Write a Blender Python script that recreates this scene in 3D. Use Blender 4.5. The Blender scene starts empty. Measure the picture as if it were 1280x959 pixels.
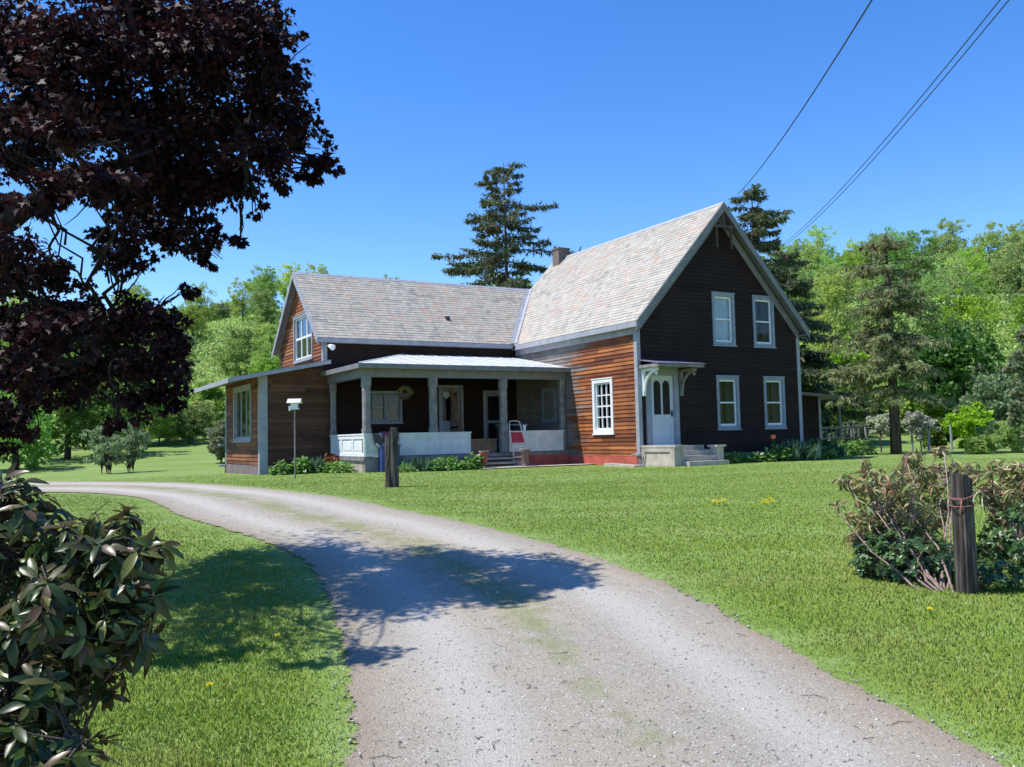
import bpy, bmesh, math, random
import numpy as np
from mathutils import Vector, Matrix, noise
from math import radians, sin, cos, pi, sqrt
random.seed(7); RNG = np.random.default_rng(11)
scene = bpy.context.scene
COL = scene.collection

# ------------------------------------------------------------------ camera
F, PITCH, ROLL = 1099.49, .0619, .0233            # focal length for a 1280 wide frame
EYE = Vector((0, 0, 1.6))
cp, sp, cr, sr = cos(PITCH), sin(PITCH), cos(ROLL), sin(ROLL)
Rv, Uv, Fv = Vector((1, 0, 0)), Vector((0, -sp, cp)), Vector((0, cp, sp))
cam = bpy.data.objects.new('camera', bpy.data.cameras.new('camera')); COL.objects.link(cam)
cx_, cy_ = Rv*cr - Uv*sr, Rv*sr + Uv*cr
m = Matrix((cx_, cy_, -Fv)).transposed().to_4x4(); m.translation = EYE
cam.matrix_world = m
cam.data.sensor_width = 36; cam.data.lens = F/1280*36
cam.data.clip_start = .05; cam.data.clip_end = 3000
scene.camera = cam

def ray(x, y):
    a, b = (x-640)/F, (479.5-y)/F
    return Rv*(a*cr + b*sr) + Uv*(-a*sr + b*cr) + Fv
def at(x, y, Y):
    """point of the place seen at photo pixel (x, y), Y metres ahead"""
    d = ray(x, y); return EYE + d*(Y/d.y)
def sst(a, b, x):
    t = min(1, max(0, (x-a)/(b-a))); return t*t*(3-2*t)

# ------------------------------------------------------------------ ground shape
HX, HY, HZ, TH = 3.6271, 25.284, .7179, .5221      # farmhouse origin (near corner) and heading
CT, ST = cos(TH), sin(TH)
def hw(X, Y, Z=0): return Vector((HX + CT*X - ST*Y, HY + ST*X + CT*Y, HZ + Z))
CREST = [(-.75, 20), (-.50, 17), (-.36, 18.5), (-.27, 22.5), (-.12, 21), (.05, 20), (.12, 21), (.33, 22.5), (.45, 22), (.58, 21.5), (.75, 21.5)]
def crest(a):
    if a <= CREST[0][0]: return CREST[0][1]
    for (a0, c0), (a1, c1) in zip(CREST, CREST[1:]):
        if a <= a1: return c0 + (c1-c0)*(a-a0)/(a1-a0)
    return CREST[-1][1]
def gz(x, y):
    z = .72*sst(1.5, 15, y)
    z -= .016*max(0, min(12, -x-4))*sst(15, 28, y)
    z += 1.3*sst(38, 62, y)
    r = math.hypot(x, y); a = math.atan2(x, max(y, 1)) 
    if r > 50:
        hill = crest(a)*sst(47 if a > -.1 else 56, 165, r)
        z += hill
        z += 2.2*noise.noise((x*.02, y*.02, 3))*sst(60, 110, r)
    z += .02*noise.noise((x*.35, y*.35, 0))
    return z
def G(px, py, dz=0):
    """ground point seen at a photo pixel"""
    d = ray(px, py); lo = 2.0; t = lo
    while t < 300:
        p = EYE + d*t
        if p.z < gz(p.x, p.y): break
        t *= 1.02
    a, b = t/1.02, t
    for _ in range(20):
        c = (a+b)/2; p = EYE + d*c
        if p.z < gz(p.x, p.y): b = c
        else: a = c
    return Vector((p.x, p.y, gz(p.x, p.y)+dz))
def gnd(x, y, dz=0): return Vector((x, y, gz(x, y)+dz))

# ------------------------------------------------------------------ objects
def tag(o, label=None, cat=None, group=None, kind=None):
    if label: o['label'] = label
    if cat: o['category'] = cat
    if group: o['group'] = group
    if kind: o['kind'] = kind
    return o
def empty(name, loc, rz=0, **k):
    o = bpy.data.objects.new(name, None); COL.objects.link(o)
    o.empty_display_size = .2; o.location = loc; o.rotation_euler = (0, 0, rz)
    return tag(o, **k)
def link(name, me, mat=None, parent=None, **k):
    if mat: 
        for q in (mat if isinstance(mat, (list, tuple)) else [mat]): me.materials.append(q)
    o = bpy.data.objects.new(name, me); COL.objects.link(o)
    if parent: o.parent = parent
    return tag(o, **k)
def npmesh(name, V, Fc, k, attr=None, matidx=None, smooth=False):
    """V (n,3); Fc (m,k) faces of k corners"""
    me = bpy.data.meshes.new(name); V = np.asarray(V, np.float32); Fc = np.asarray(Fc, np.int32)
    me.vertices.add(len(V)); me.vertices.foreach_set('co', V.ravel())
    me.loops.add(Fc.size); me.loops.foreach_set('vertex_index', Fc.ravel())
    me.polygons.add(len(Fc)); me.polygons.foreach_set('loop_start', np.arange(len(Fc), dtype=np.int32)*k)
    me.polygons.foreach_set('loop_total', np.full(len(Fc), k, np.int32))
    if attr is not None:
        a = me.attributes.new('rnd', 'FLOAT', 'POINT'); a.data.foreach_set('value', np.asarray(attr, np.float32))
    if matidx is not None: me.polygons.foreach_set('material_index', np.asarray(matidx, np.int32))
    if smooth: me.polygons.foreach_set('use_smooth', np.ones(len(Fc), bool))
    me.update(calc_edges=True); me.validate()
    return me
class MB:
    """collects faces (with uv) in some frame"""
    def __init__(s, fr=None): s.v = []; s.f = []; s.uv = []; s.fr = fr or (lambda u, n, z: (u, n, z))
    def face(s, pts, uvs=None):
        i = len(s.v); s.v += [tuple(s.fr(*p)) for p in pts]; s.f.append(tuple(range(i, i+len(pts))))
        s.uv.append(uvs or [(p[0]+p[1], p[2]) for p in pts])
        return s
    def box(s, a0, a1, b0, b1, c0, c1):
        P = lambda i, j, k: ((a0, a1)[i], (b0, b1)[j], (c0, c1)[k])
        for q in (((0,0,0),(1,0,0),(1,0,1),(0,0,1)), ((0,1,0),(0,1,1),(1,1,1),(1,1,0)), ((0,0,0),(0,0,1),(0,1,1),(0,1,0)),
                  ((1,0,0),(1,1,0),(1,1,1),(1,0,1)), ((0,0,1),(1,0,1),(1,1,1),(0,1,1)), ((0,0,0),(0,1,0),(1,1,0),(1,0,0))):
            s.face([P(*t) for t in q])
        return s
    def slab(s, top, d):
        """closed slab: polygon 'top' and the same moved by vector d"""
        bot = [tuple(Vector(p)+Vector(d)) for p in top]
        s.face(top); s.face(bot[::-1])
        for i in range(len(top)):
            j = (i+1) % len(top); s.face([top[i], bot[i], bot[j], top[j]])
        return s
    def tube(s, pts, rad, n=8, caps=True):
        pts = [Vector(p) for p in pts]; rad = rad if isinstance(rad, (list, tuple)) else [rad]*len(pts)
        rings = []; up = None
        for i, p in enumerate(pts):
            d = (pts[min(i+1, len(pts)-1)] - pts[max(i-1, 0)]).normalized()
            if up is None: up = d.orthogonal().normalized()
            up = (up - d*up.dot(d))
            if up.length < 1e-4: up = d.orthogonal()
            up.normalize(); w = d.cross(up)
            rings.append([p + (up*cos(2*pi*k/n) + w*sin(2*pi*k/n))*rad[i] for k in range(n)])
        i0 = len(s.v)
        for r in rings: s.v += [tuple(s.fr(*q)) for q in r]
        for i in range(len(rings)-1):
            for k in range(n):
                a = i0+i*n+k; b = i0+i*n+(k+1) % n
                s.f.append((a, b, b+n, a+n)); s.uv.append([(k/n, i), ((k+1)/n, i), ((k+1)/n, i+1), (k/n, i+1)])
        if caps:
            s.f.append(tuple(range(i0+n-1, i0-1, -1))); s.uv.append([(0, 0)]*n)
            e = i0+(len(rings)-1)*n; s.f.append(tuple(range(e, e+n))); s.uv.append([(0, 0)]*n)
        return s
    def lathe(s, prof, c=(0, 0, 0), n=16):
        """prof: (radius, z) up the axis"""
        i0 = len(s.v)
        for r, z in prof:
            s.v += [tuple(s.fr(c[0]+r*cos(2*pi*k/n), c[1]+r*sin(2*pi*k/n), c[2]+z)) for k in range(n)]
        for i in range(len(prof)-1):
            for k in range(n):
                a = i0+i*n+k; b = i0+i*n+(k+1) % n
                s.f.append((a, b, b+n, a+n)); s.uv.append([(k/n, i)]*4)
        return s
    def build(s, name, mat, parent=None, smooth=False, merge=False, **k):
        me = bpy.data.meshes.new(name); me.from_pydata(s.v, [], s.f)
        l = me.uv_layers.new(name='UVMap'); flat = [c for f in s.uv for p in f for c in p]
        l.data.foreach_set('uv', flat)
        if smooth: me.polygons.foreach_set('use_smooth', [True]*len(me.polygons))
        me.update()
        return link(name, me, mat, parent, **k)

# ------------------------------------------------------------------ materials
def nt(name):
    m = bpy.data.materials.new(name); m.use_nodes = True; t = m.node_tree; t.nodes.clear()
    return m, t
def N(t, kind, **k):
    n = t.nodes.new(kind)
    for a, b in k.items():
        if a.startswith('i_'): n.inputs[int(a[2:])].default_value = b
        else: setattr(n, a, b)
    return n
def ramp(t, stops, fac=None, interp='LINEAR'):
    n = t.nodes.new('ShaderNodeValToRGB'); e = n.color_ramp.elements; n.color_ramp.interpolation = interp
    while len(e) < len(stops): e.new(.5)
    for q, (p, c) in zip(e, stops): q.position = p; q.color = (*c, 1)
    if fac is not None: t.links.new(fac, n.inputs[0])
    return n.outputs[0]
def noiseN(t, scale, detail=4, vec=None, rough=.55, dim='3D'):
    n = t.nodes.new('ShaderNodeTexNoise'); n.inputs['Scale'].default_value = scale; n.inputs['Detail'].default_value = detail
    n.inputs['Roughness'].default_value = rough
    if vec is not None: t.links.new(vec, n.inputs['Vector'])
    return n.outputs['Fac']
def mapping(t, vec, scale=(1, 1, 1), rot=(0, 0, 0)):
    n = t.nodes.new('ShaderNodeMapping'); n.inputs['Scale'].default_value = scale; n.inputs['Rotation'].default_value = rot
    t.links.new(vec, n.inputs[0]); return n.outputs[0]
def mixc(t, fac, a, b, mode='MIX'):
    n = t.nodes.new('ShaderNodeMix'); n.data_type = 'RGBA'; n.blend_type = mode
    for s, v in ((n.inputs[0], fac), (n.inputs[6], a), (n.inputs[7], b)):
        if isinstance(v, bpy.types.NodeSocket): t.links.new(v, s)
        else: s.default_value = v if isinstance(v, (int, float)) else (*v, 1)
    return n.outputs[2]
def mth(t, op, a, b=None, c=None):
    n = t.nodes.new('ShaderNodeMath'); n.operation = op
    for i, v in enumerate((a, b, c)):
        if v is None: continue
        if isinstance(v, bpy.types.NodeSocket): t.links.new(v, n.inputs[i])
        else: n.inputs[i].default_value = v
    return n.outputs[0]
def finish(t, col, rough=.6, bump=None, bstr=.3, bdist=.01, metal=0, spec=.5, transl=0, tcol=None):
    p = t.nodes.new('ShaderNodeBsdfPrincipled'); o = t.nodes.new('ShaderNodeOutputMaterial')
    if isinstance(col, bpy.types.NodeSocket): t.links.new(col, p.inputs['Base Color'])
    else: p.inputs['Base Color'].default_value = (*col, 1)
    if isinstance(rough, bpy.types.NodeSocket): t.links.new(rough, p.inputs['Roughness'])
    else: p.inputs['Roughness'].default_value = rough
    p.inputs['Metallic'].default_value = metal; p.inputs['Specular IOR Level'].default_value = spec
    if bump is not None:
        b = t.nodes.new('ShaderNodeBump'); b.inputs['Strength'].default_value = bstr; b.inputs['Distance'].default_value = bdist
        t.links.new(bump, b.inputs['Height']); t.links.new(b.outputs[0], p.inputs['Normal'])
    out = p.outputs[0]
    if transl:
        tr = t.nodes.new('ShaderNodeBsdfTranslucent')
        c = tcol if tcol is not None else col
        if isinstance(c, bpy.types.NodeSocket): t.links.new(c, tr.inputs[0])
        else: tr.inputs[0].default_value = (*c, 1)
        mx = t.nodes.new('ShaderNodeMixShader'); mx.inputs[0].default_value = transl
        t.links.new(out, mx.inputs[1]); t.links.new(tr.outputs[0], mx.inputs[2]); out = mx.outputs[0]
    t.links.new(out, o.inputs[0])
def obco(t): return N(t, 'ShaderNodeTexCoord').outputs['Object']
def uvco(t): return N(t, 'ShaderNodeTexCoord').outputs['UV']
def geo(t, name): return N(t, 'ShaderNodeNewGeometry').outputs[name]

def mat_plain(name, col, rough=.6, var=.25, scale=6, metal=0, bstr=.2, spec=.5):
    m, t = nt(name); v = obco(t); n = noiseN(t, scale, 5, v)
    lo = tuple(c*(1-var) for c in col); hi = tuple(min(1, c*(1+var)) for c in col)
    finish(t, ramp(t, [(.3, lo), (.7, hi)], n), rough, noiseN(t, scale*6, 3, v), bstr, .004, metal, spec); return m
def mat_leaf(name, cols, rough=.5, transl=.3, spec=.4, under=None, objvar=True, tboost=1.4):
    m, t = nt(name); r = geo(t, 'Random Per Island')
    k = len(cols); c = ramp(t, [(i/(k-1), q) for i, q in enumerate(cols)], r)
    if objvar:
        oi = N(t, 'ShaderNodeObjectInfo').outputs['Random']
        h = N(t, 'ShaderNodeHueSaturation'); t.links.new(mth(t, 'MULTIPLY_ADD', oi, .05, .475), h.inputs['Hue'])
        t.links.new(mth(t, 'MULTIPLY_ADD', mth(t, 'FRACT', mth(t, 'MULTIPLY', oi, 7.3)), .45, .75), h.inputs['Value'])
        t.links.new(mth(t, 'MULTIPLY_ADD', mth(t, 'FRACT', mth(t, 'MULTIPLY', oi, 3.7)), .3, .8), h.inputs['Saturation'])
        t.links.new(c, h.inputs['Color']); c = h.outputs[0]
    base = c
    if under is not None: base = mixc(t, geo(t, 'Backfacing'), c, under)
    h2 = N(t, 'ShaderNodeHueSaturation'); h2.inputs['Value'].default_value = tboost; t.links.new(base, h2.inputs['Color'])
    finish(t, base, rough, transl=transl, tcol=h2.outputs[0], spec=spec); return m
def mat_bark(name, a, b, sc=(14, 14, 2.5)):
    m, t = nt(name); v = mapping(t, obco(t), sc); n = noiseN(t, 1, 6, v)
    finish(t, ramp(t, [(.35, a), (.65, b)], n), .9, n, .8, .02, spec=.2); return m
def mat_siding(name, cols, gray=None, grayamt=0, e=.118, rough=.75, grainmix=.5, greyspot=None):
    """boards: uv = metres along the wall, height"""
    m, t = nt(name); uv = uvco(t); s = N(t, 'ShaderNodeSeparateXYZ'); t.links.new(uv, s.inputs[0])
    row = mth(t, 'FLOOR', mth(t, 'DIVIDE', mth(t, 'ADD', s.outputs[1], .0005), e))
    wr = N(t, 'ShaderNodeTexWhiteNoise', noise_dimensions='1D'); t.links.new(row, wr.inputs['W'])
    seg = mth(t, 'FLOOR', mth(t, 'ADD', mth(t, 'DIVIDE', s.outputs[0], 2.7), mth(t, 'MULTIPLY', wr.outputs['Value'], 9)))
    cmb = N(t, 'ShaderNodeCombineXYZ'); t.links.new(seg, cmb.inputs[0]); t.links.new(row, cmb.inputs[1])
    wn = N(t, 'ShaderNodeTexWhiteNoise', noise_dimensions='2D'); t.links.new(cmb.outputs[0], wn.inputs['Vector'])
    v3 = N(t, 'ShaderNodeCombineXYZ'); t.links.new(mth(t, 'MULTIPLY', s.outputs[0], 1.3), v3.inputs[0]); t.links.new(mth(t, 'MULTIPLY', s.outputs[1], 42), v3.inputs[1]); t.links.new(wn.outputs['Value'], v3.inputs[2])
    grain = noiseN(t, 1.6, 6, v3.outputs[0], .65)
    f = mth(t, 'ADD', mth(t, 'MULTIPLY', wn.outputs['Value'], .55), mth(t, 'MULTIPLY', mth(t, 'SUBTRACT', grain, .28), 1.1*grainmix*1.6))
    k = len(cols); c = ramp(t, [(i/(k-1), q) for i, q in enumerate(cols)], f)
    if gray:
        big = N(t, 'ShaderNodeCombineXYZ'); t.links.new(mth(t, 'MULTIPLY', s.outputs[0], .5), big.inputs[0]); t.links.new(mth(t, 'MULTIPLY', s.outputs[1], 1.1), big.inputs[1]); t.links.new(mth(t, 'MULTIPLY', wn.outputs['Value'], 3.5), big.inputs[2])
        bn = noiseN(t, 1, 4, big.outputs[0])
        if greyspot:   # weathering grows towards one end of the wall
            bn = mth(t, 'ADD', bn, mth(t, 'ADD', mth(t, 'MULTIPLY', mth(t, 'SUBTRACT', s.outputs[0], greyspot[0]), greyspot[1]), mth(t, 'MULTIPLY', mth(t, 'SUBTRACT', wr.outputs['Value'], .5), .32)))
        mk = ramp(t, [(.46-grayamt, (0, 0, 0)), (.70-grayamt, (1, 1, 1))], bn)
        g = ramp(t, [(.3, tuple(q*.3 for q in gray)), (.62, gray)], grain)
        c = mixc(t, mk, c, g)
    st = N(t, 'ShaderNodeCombineXYZ'); t.links.new(mth(t, 'MULTIPLY', s.outputs[0], .9), st.inputs[0]); t.links.new(mth(t, 'MULTIPLY', s.outputs[1], .55), st.inputs[1]); t.links.new(mth(t, 'MULTIPLY', wn.outputs['Value'], .6), st.inputs[2])
    sn = noiseN(t, 1.2, 5, st.outputs[0], .6); c = mixc(t, ramp(t, [(.45, (0, 0, 0)), (.66, (.62, .62, .62))], sn), c, mixc(t, .7, c, (.035, .018, .012)))
    nail = noiseN(t, 30, 2, uv); c = mixc(t, ramp(t, [(.66, (0, 0, 0)), (.72, (.5, .5, .5))], nail), c, (.02, .012, .009))
    finish(t, c, rough, grain, .35, .006, spec=.3); return m
def mat_slate(name):
    m, t = nt(name); uv = uvco(t); s = N(t, 'ShaderNodeSeparateXYZ'); t.links.new(uv, s.inputs[0])
    row = mth(t, 'FLOOR', mth(t, 'DIVIDE', mth(t, 'ADD', s.outputs[1], .001), .14))
    off = mth(t, 'MULTIPLY', mth(t, 'MODULO', row, 2), .5)
    cf = mth(t, 'ADD', mth(t, 'DIVIDE', s.outputs[0], .19), off); colm = mth(t, 'FLOOR', cf)
    cmb = N(t, 'ShaderNodeCombineXYZ'); t.links.new(colm, cmb.inputs[0]); t.links.new(row, cmb.inputs[1])
    wn = N(t, 'ShaderNodeTexWhiteNoise', noise_dimensions='2D'); t.links.new(cmb.outputs[0], wn.inputs['Vector'])
    big = noiseN(t, .55, 4, mapping(t, uv, (1, 1.6, 1)))
    f = mth(t, 'ADD', mth(t, 'MULTIPLY', wn.outputs['Value'], .62), mth(t, 'MULTIPLY', mth(t, 'SUBTRACT', big, .3), .9))
    c = ramp(t, [(0, (.21, .195, .165)), (.2, (.31, .285, .24)), (.38, (.40, .37, .31)), (.52, (.36, .345, .285)), (.66, (.45, .405, .335)), (.80, (.40, .28, .21)), (.92, (.47, .375, .29)), (1, (.33, .20, .145))], f)
    gap = mth(t, 'LESS_THAN', mth(t, 'FRACT', cf), .05)
    c = mixc(t, mth(t, 'MULTIPLY', gap, .55), c, (.08, .075, .07))
    dirt = noiseN(t, 3, 5, mapping(t, uv, (2.5, .35, 1)))
    c = mixc(t, ramp(t, [(.45, (0, 0, 0)), (.75, (.5, .5, .5))], dirt), c, (.2, .19, .18))
    finish(t, c, .62, noiseN(t, 14, 4, uv), .35, .01, spec=.45); return m
def mat_glass(name, tint=(.02, .025, .03), refl=.35):
    m, t = nt(name); o = N(t, 'ShaderNodeOutputMaterial'); g = N(t, 'ShaderNodeBsdfGlossy'); g.inputs['Roughness'].default_value = .03
    g.inputs['Color'].default_value = (.9, .95, 1, 1)
    tr = N(t, 'ShaderNodeBsdfTransparent'); tr.inputs[0].default_value = (.75, .8, .8, 1)
    fr = N(t, 'ShaderNodeLayerWeight'); fr.inputs['Blend'].default_value = .35
    b = N(t, 'ShaderNodeBump'); b.inputs['Strength'].default_value = .08; b.inputs['Distance'].default_value = .02
    t.links.new(noiseN(t, 1.4, 2, obco(t)), b.inputs['Height']); t.links.new(b.outputs[0], g.inputs['Normal'])
    mx = N(t, 'ShaderNodeMixShader'); t.links.new(mth(t, 'MULTIPLY_ADD', fr.outputs['Fresnel'], .28, .02), mx.inputs[0])
    t.links.new(tr.outputs[0], mx.inputs[1]); t.links.new(g.outputs[0], mx.inputs[2]); t.links.new(mx.outputs[0], o.inputs[0]); return m

M = {}
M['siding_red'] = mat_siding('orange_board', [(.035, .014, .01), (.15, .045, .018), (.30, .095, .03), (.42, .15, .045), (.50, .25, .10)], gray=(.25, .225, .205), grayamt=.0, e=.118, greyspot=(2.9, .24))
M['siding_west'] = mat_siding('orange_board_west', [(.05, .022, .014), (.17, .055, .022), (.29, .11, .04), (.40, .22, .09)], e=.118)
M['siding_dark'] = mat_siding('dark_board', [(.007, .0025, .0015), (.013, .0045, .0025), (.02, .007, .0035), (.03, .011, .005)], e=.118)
M['siding_brown'] = mat_siding('brown_board', [(.04, .019, .011), (.085, .04, .021), (.145, .07, .036), (.21, .11, .058)], e=.118)  # tones lightened to put grazing light into the lean-to front wall
M['slate'] = mat_slate('slate')
M['trim'] = mat_plain('grey_trim_paint', (.30, .31, .34), .55, .18, 5)
M['rake'] = mat_plain('grey_rake_paint', (.17, .17, .175), .6, .2, 4)
M['white'] = mat_plain('white_paint', (.74, .75, .75), .45, .08, 4)
M['railpaint'] = mat_plain('shaded_white_paint', (.60, .62, .62), .5, .16, 3)  # duller white for the front railings, with their shade put into the colour
M['bluegrey'] = mat_plain('blue_grey_paint', (.22, .25, .31), .5, .15, 4)
M['doorpaint'] = mat_plain('pale_door_paint', (.48, .52, .60), .45, .06, 4)
M['postgrey'] = mat_plain('weathered_grey_wood', (.20, .19, .185), .8, .35, 5)
M['redpaint'] = mat_plain('red_masonry_paint', (.42, .085, .06), .7, .25, 3)
M['stone'] = mat_plain('foundation_stone', (.24, .21, .21), .85, .3, 2.5, bstr=.6)
M['plum'] = mat_plain('plum_masonry', (.17, .125, .13), .85, .3, 2.5, bstr=.6)
M['concrete'] = mat_plain('old_concrete', (.40, .35, .29), .85, .3, 3, bstr=.5)
M['metalroof'] = mat_plain('pale_metal_roof', (.62, .64, .66), .38, .15, 2, metal=.25)
M['purpleroof'] = mat_plain('faded_purple_tin', (.20, .17, .25), .45, .25, 3)
M['curtain'] = mat_plain('blind_and_sky_reflection', (.55, .62, .74), .9, .12, 3)  # white blind and porch door patch, both tinted with painted sky reflection
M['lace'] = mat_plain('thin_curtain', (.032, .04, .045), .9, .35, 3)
M['glass'] = mat_glass('window_glass')
M['black'] = mat_plain('black_metal', (.02, .02, .022), .4)
M['dark'] = mat_plain('dark_inside', (.012, .01, .009), .9)
M['woodlight'] = mat_plain('bare_plank', (.22, .13, .075), .7, .3, 4)
M['wicker'] = mat_plain('brown_wood', (.07, .04, .03), .7, .3, 6)
M['alu'] = mat_plain('aluminium_tube', (.62, .62, .64), .35, .08, 5, metal=.6)
M['redcloth'] = mat_plain('red_fabric', (.42, .03, .05), .8, .2, 6)
M['terracotta'] = mat_plain('terracotta', (.30, .075, .055), .8, .25, 5)
M['brownpot'] = mat_plain('brown_pot_glaze', (.16, .10, .085), .6, .3, 5)
M['pink'] = mat_plain('pink_cloth', (.16, .03, .09), .8, .3, 8)
M['blue'] = mat_plain('blue_plastic', (.03, .06, .2), .5, .2, 5)
M['orangepetal'] = mat_plain('orange_petal', (.8, .16, .03), .6)
M['yellow'] = mat_plain('yellow_petal', (.86, .76, .03), .6, .1)
M['brick'] = mat_plain('chimney_brick', (.15, .12, .10), .9, .3, 9, bstr=.7)
M['wire'] = mat_plain('wire_sheath', (.035, .04, .055), .6)
M['rope'] = mat_plain('pale_rope', (.55, .47, .36), .8, .2, 30)
M['pinkrope'] = mat_plain('faded_red_rope', (.24, .10, .085), .8, .3, 30)
M['bark'] = mat_bark('bark', (.035, .028, .022), (.11, .09, .075))
M['maplebark'] = mat_bark('dark_maple_bark', (.008, .007, .006), (.03, .025, .022))
M['barkpale'] = mat_bark('grey_bark', (.14, .12, .10), (.30, .26, .23), (20, 20, 4))
M['twig'] = mat_bark('pink_grey_twig', (.16, .11, .09), (.36, .27, .23), (30, 30, 8))
M['postwood'] = None
def mat_postwood():
    m, t = nt('weathered_post'); v = mapping(t, obco(t), (16, 16, 1.2)); n = noiseN(t, 1.3, 8, v, .7); b = noiseN(t, 3, 3, obco(t))
    c = ramp(t, [(.3, (.012, .010, .009)), (.48, (.06, .05, .043)), (.62, (.17, .145, .125)), (.8, (.34, .31, .27))], n)
    c = mixc(t, ramp(t, [(.55, (0, 0, 0)), (.7, (.7, .7, .7))], b), c, (.035, .03, .024))
    finish(t, c, .9, n, .9, .02, spec=.2); return m
M['postwood'] = mat_postwood()
M['maple'] = mat_leaf('purple_maple_leaf', [(.008, .003, .004), (.013, .004, .006), (.024, .006, .008), (.045, .012, .012)], .6, .16, .2, objvar=False, tboost=2.4)
M['rhodo'] = mat_leaf('rhododendron_leaf', [(.018, .035, .008), (.028, .055, .012), (.04, .07, .016), (.08, .05, .022), (.05, .09, .02), (.15, .15, .03)], .34, .18, .32, under=(.085, .07, .03), objvar=False)
M['rhodo_green'] = mat_leaf('green_shrub_leaf', [(.03, .06, .016), (.05, .11, .025), (.08, .16, .04)], .35, .2, .5, objvar=False)
M['rhodo_brown'] = mat_leaf('withered_leaf', [(.10, .16, .04), (.20, .10, .04), (.09, .14, .03), (.30, .25, .09), (.36, .17, .10), (.13, .19, .045), (.44, .36, .20), (.18, .24, .07), (.07, .12, .03)], .5, .15, .4, objvar=False)
M['deciduous'] = mat_leaf('spring_green_leaf', [(.15, .26, .035), (.23, .38, .05), (.32, .46, .08)], .55, .45, .3)
M['deciduous_pale'] = mat_leaf('pale_green_leaf', [(.24, .36, .06), (.34, .46, .09), (.44, .54, .15)], .55, .45, .3)
M['deciduous_dark'] = mat_leaf('deep_green_leaf', [(.06, .12, .022), (.10, .19, .035), (.15, .26, .05)], .55, .35, .3)
M['grey_green'] = mat_leaf('grey_green_leaf', [(.14, .20, .08), (.21, .27, .12), (.30, .35, .19)], .55, .3, .3)
M['blossom'] = mat_leaf('white_blossom', [(.2, .27, .12), (.4, .44, .33), (.6, .61, .55)], .6, .3, .3)
M['spruce'] = mat_leaf('spruce_needles', [(.045, .08, .035), (.07, .115, .045), (.11, .145, .06), (.17, .165, .085)], .6, .2, .3, objvar=False)
M['spruce_olive'] = mat_leaf('olive_spruce_needles', [(.12, .17, .06), (.18, .24, .08), (.25, .29, .12), (.30, .29, .15)], .6, .3, .3, objvar=False)
M['cones'] = mat_leaf('hanging_cones', [(.08, .035, .02), (.16, .075, .045)], .7, .05, .3, objvar=False)
M['redshrub'] = mat_leaf('red_shrub_leaf', [(.14, .03, .02), (.26, .06, .035), (.12, .10, .03)], .5, .3, .3, objvar=False)
M['hosta'] = mat_leaf('bright_plant_leaf', [(.07, .16, .03), (.13, .27, .05), (.22, .36, .10)], .45, .35, .4, objvar=False)
M['iris'] = mat_leaf('blue_green_blade', [(.06, .12, .06), (.09, .17, .10), (.16, .24, .16)], .45, .25, .4, objvar=False)

def mat_lawn():
    m, t = nt('lawn_grass'); v = obco(t)
    n1 = noiseN(t, .35, 5, v); n2 = noiseN(t, 22, 5, v, .7); n3 = noiseN(t, 1, 4, mapping(t, v, (.25, 2.2, 1), (0, 0, .12))); n4 = noiseN(t, 110, 3, v, .8)
    c = ramp(t, [(.25, (.09, .14, .022)), (.5, (.145, .215, .038)), (.75, (.21, .285, .065))], n2)
    c = mixc(t, ramp(t, [(.42, (0, 0, 0)), (.68, (.75, .75, .75))], n3), c, (.22, .32, .10))
    c = mixc(t, ramp(t, [(.55, (0, 0, 0)), (.74, (.6, .6, .6))], n1), c, (.27, .31, .12))
    c = mixc(t, ramp(t, [(.56, (0, 0, 0)), (.7, (.7, .7, .7))], n4), c, (.07, .11, .025))
    # wooded slope: leaf litter and undergrowth
    s = N(t, 'ShaderNodeSeparateXYZ'); t.links.new(v, s.inputs[0])
    far = ramp(t, [(.0, (0, 0, 0)), (1, (1, 1, 1))], mth(t, 'DIVIDE', mth(t, 'SUBTRACT', s.outputs[2], 5), 4))
    c = mixc(t, far, c, ramp(t, [(.35, (.06, .10, .02)), (.65, (.16, .23, .05))], noiseN(t, .6, 6, v)))
    finish(t, c, .8, n2, .5, .03, spec=.2); return m
M['lawn'] = mat_lawn()
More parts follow.
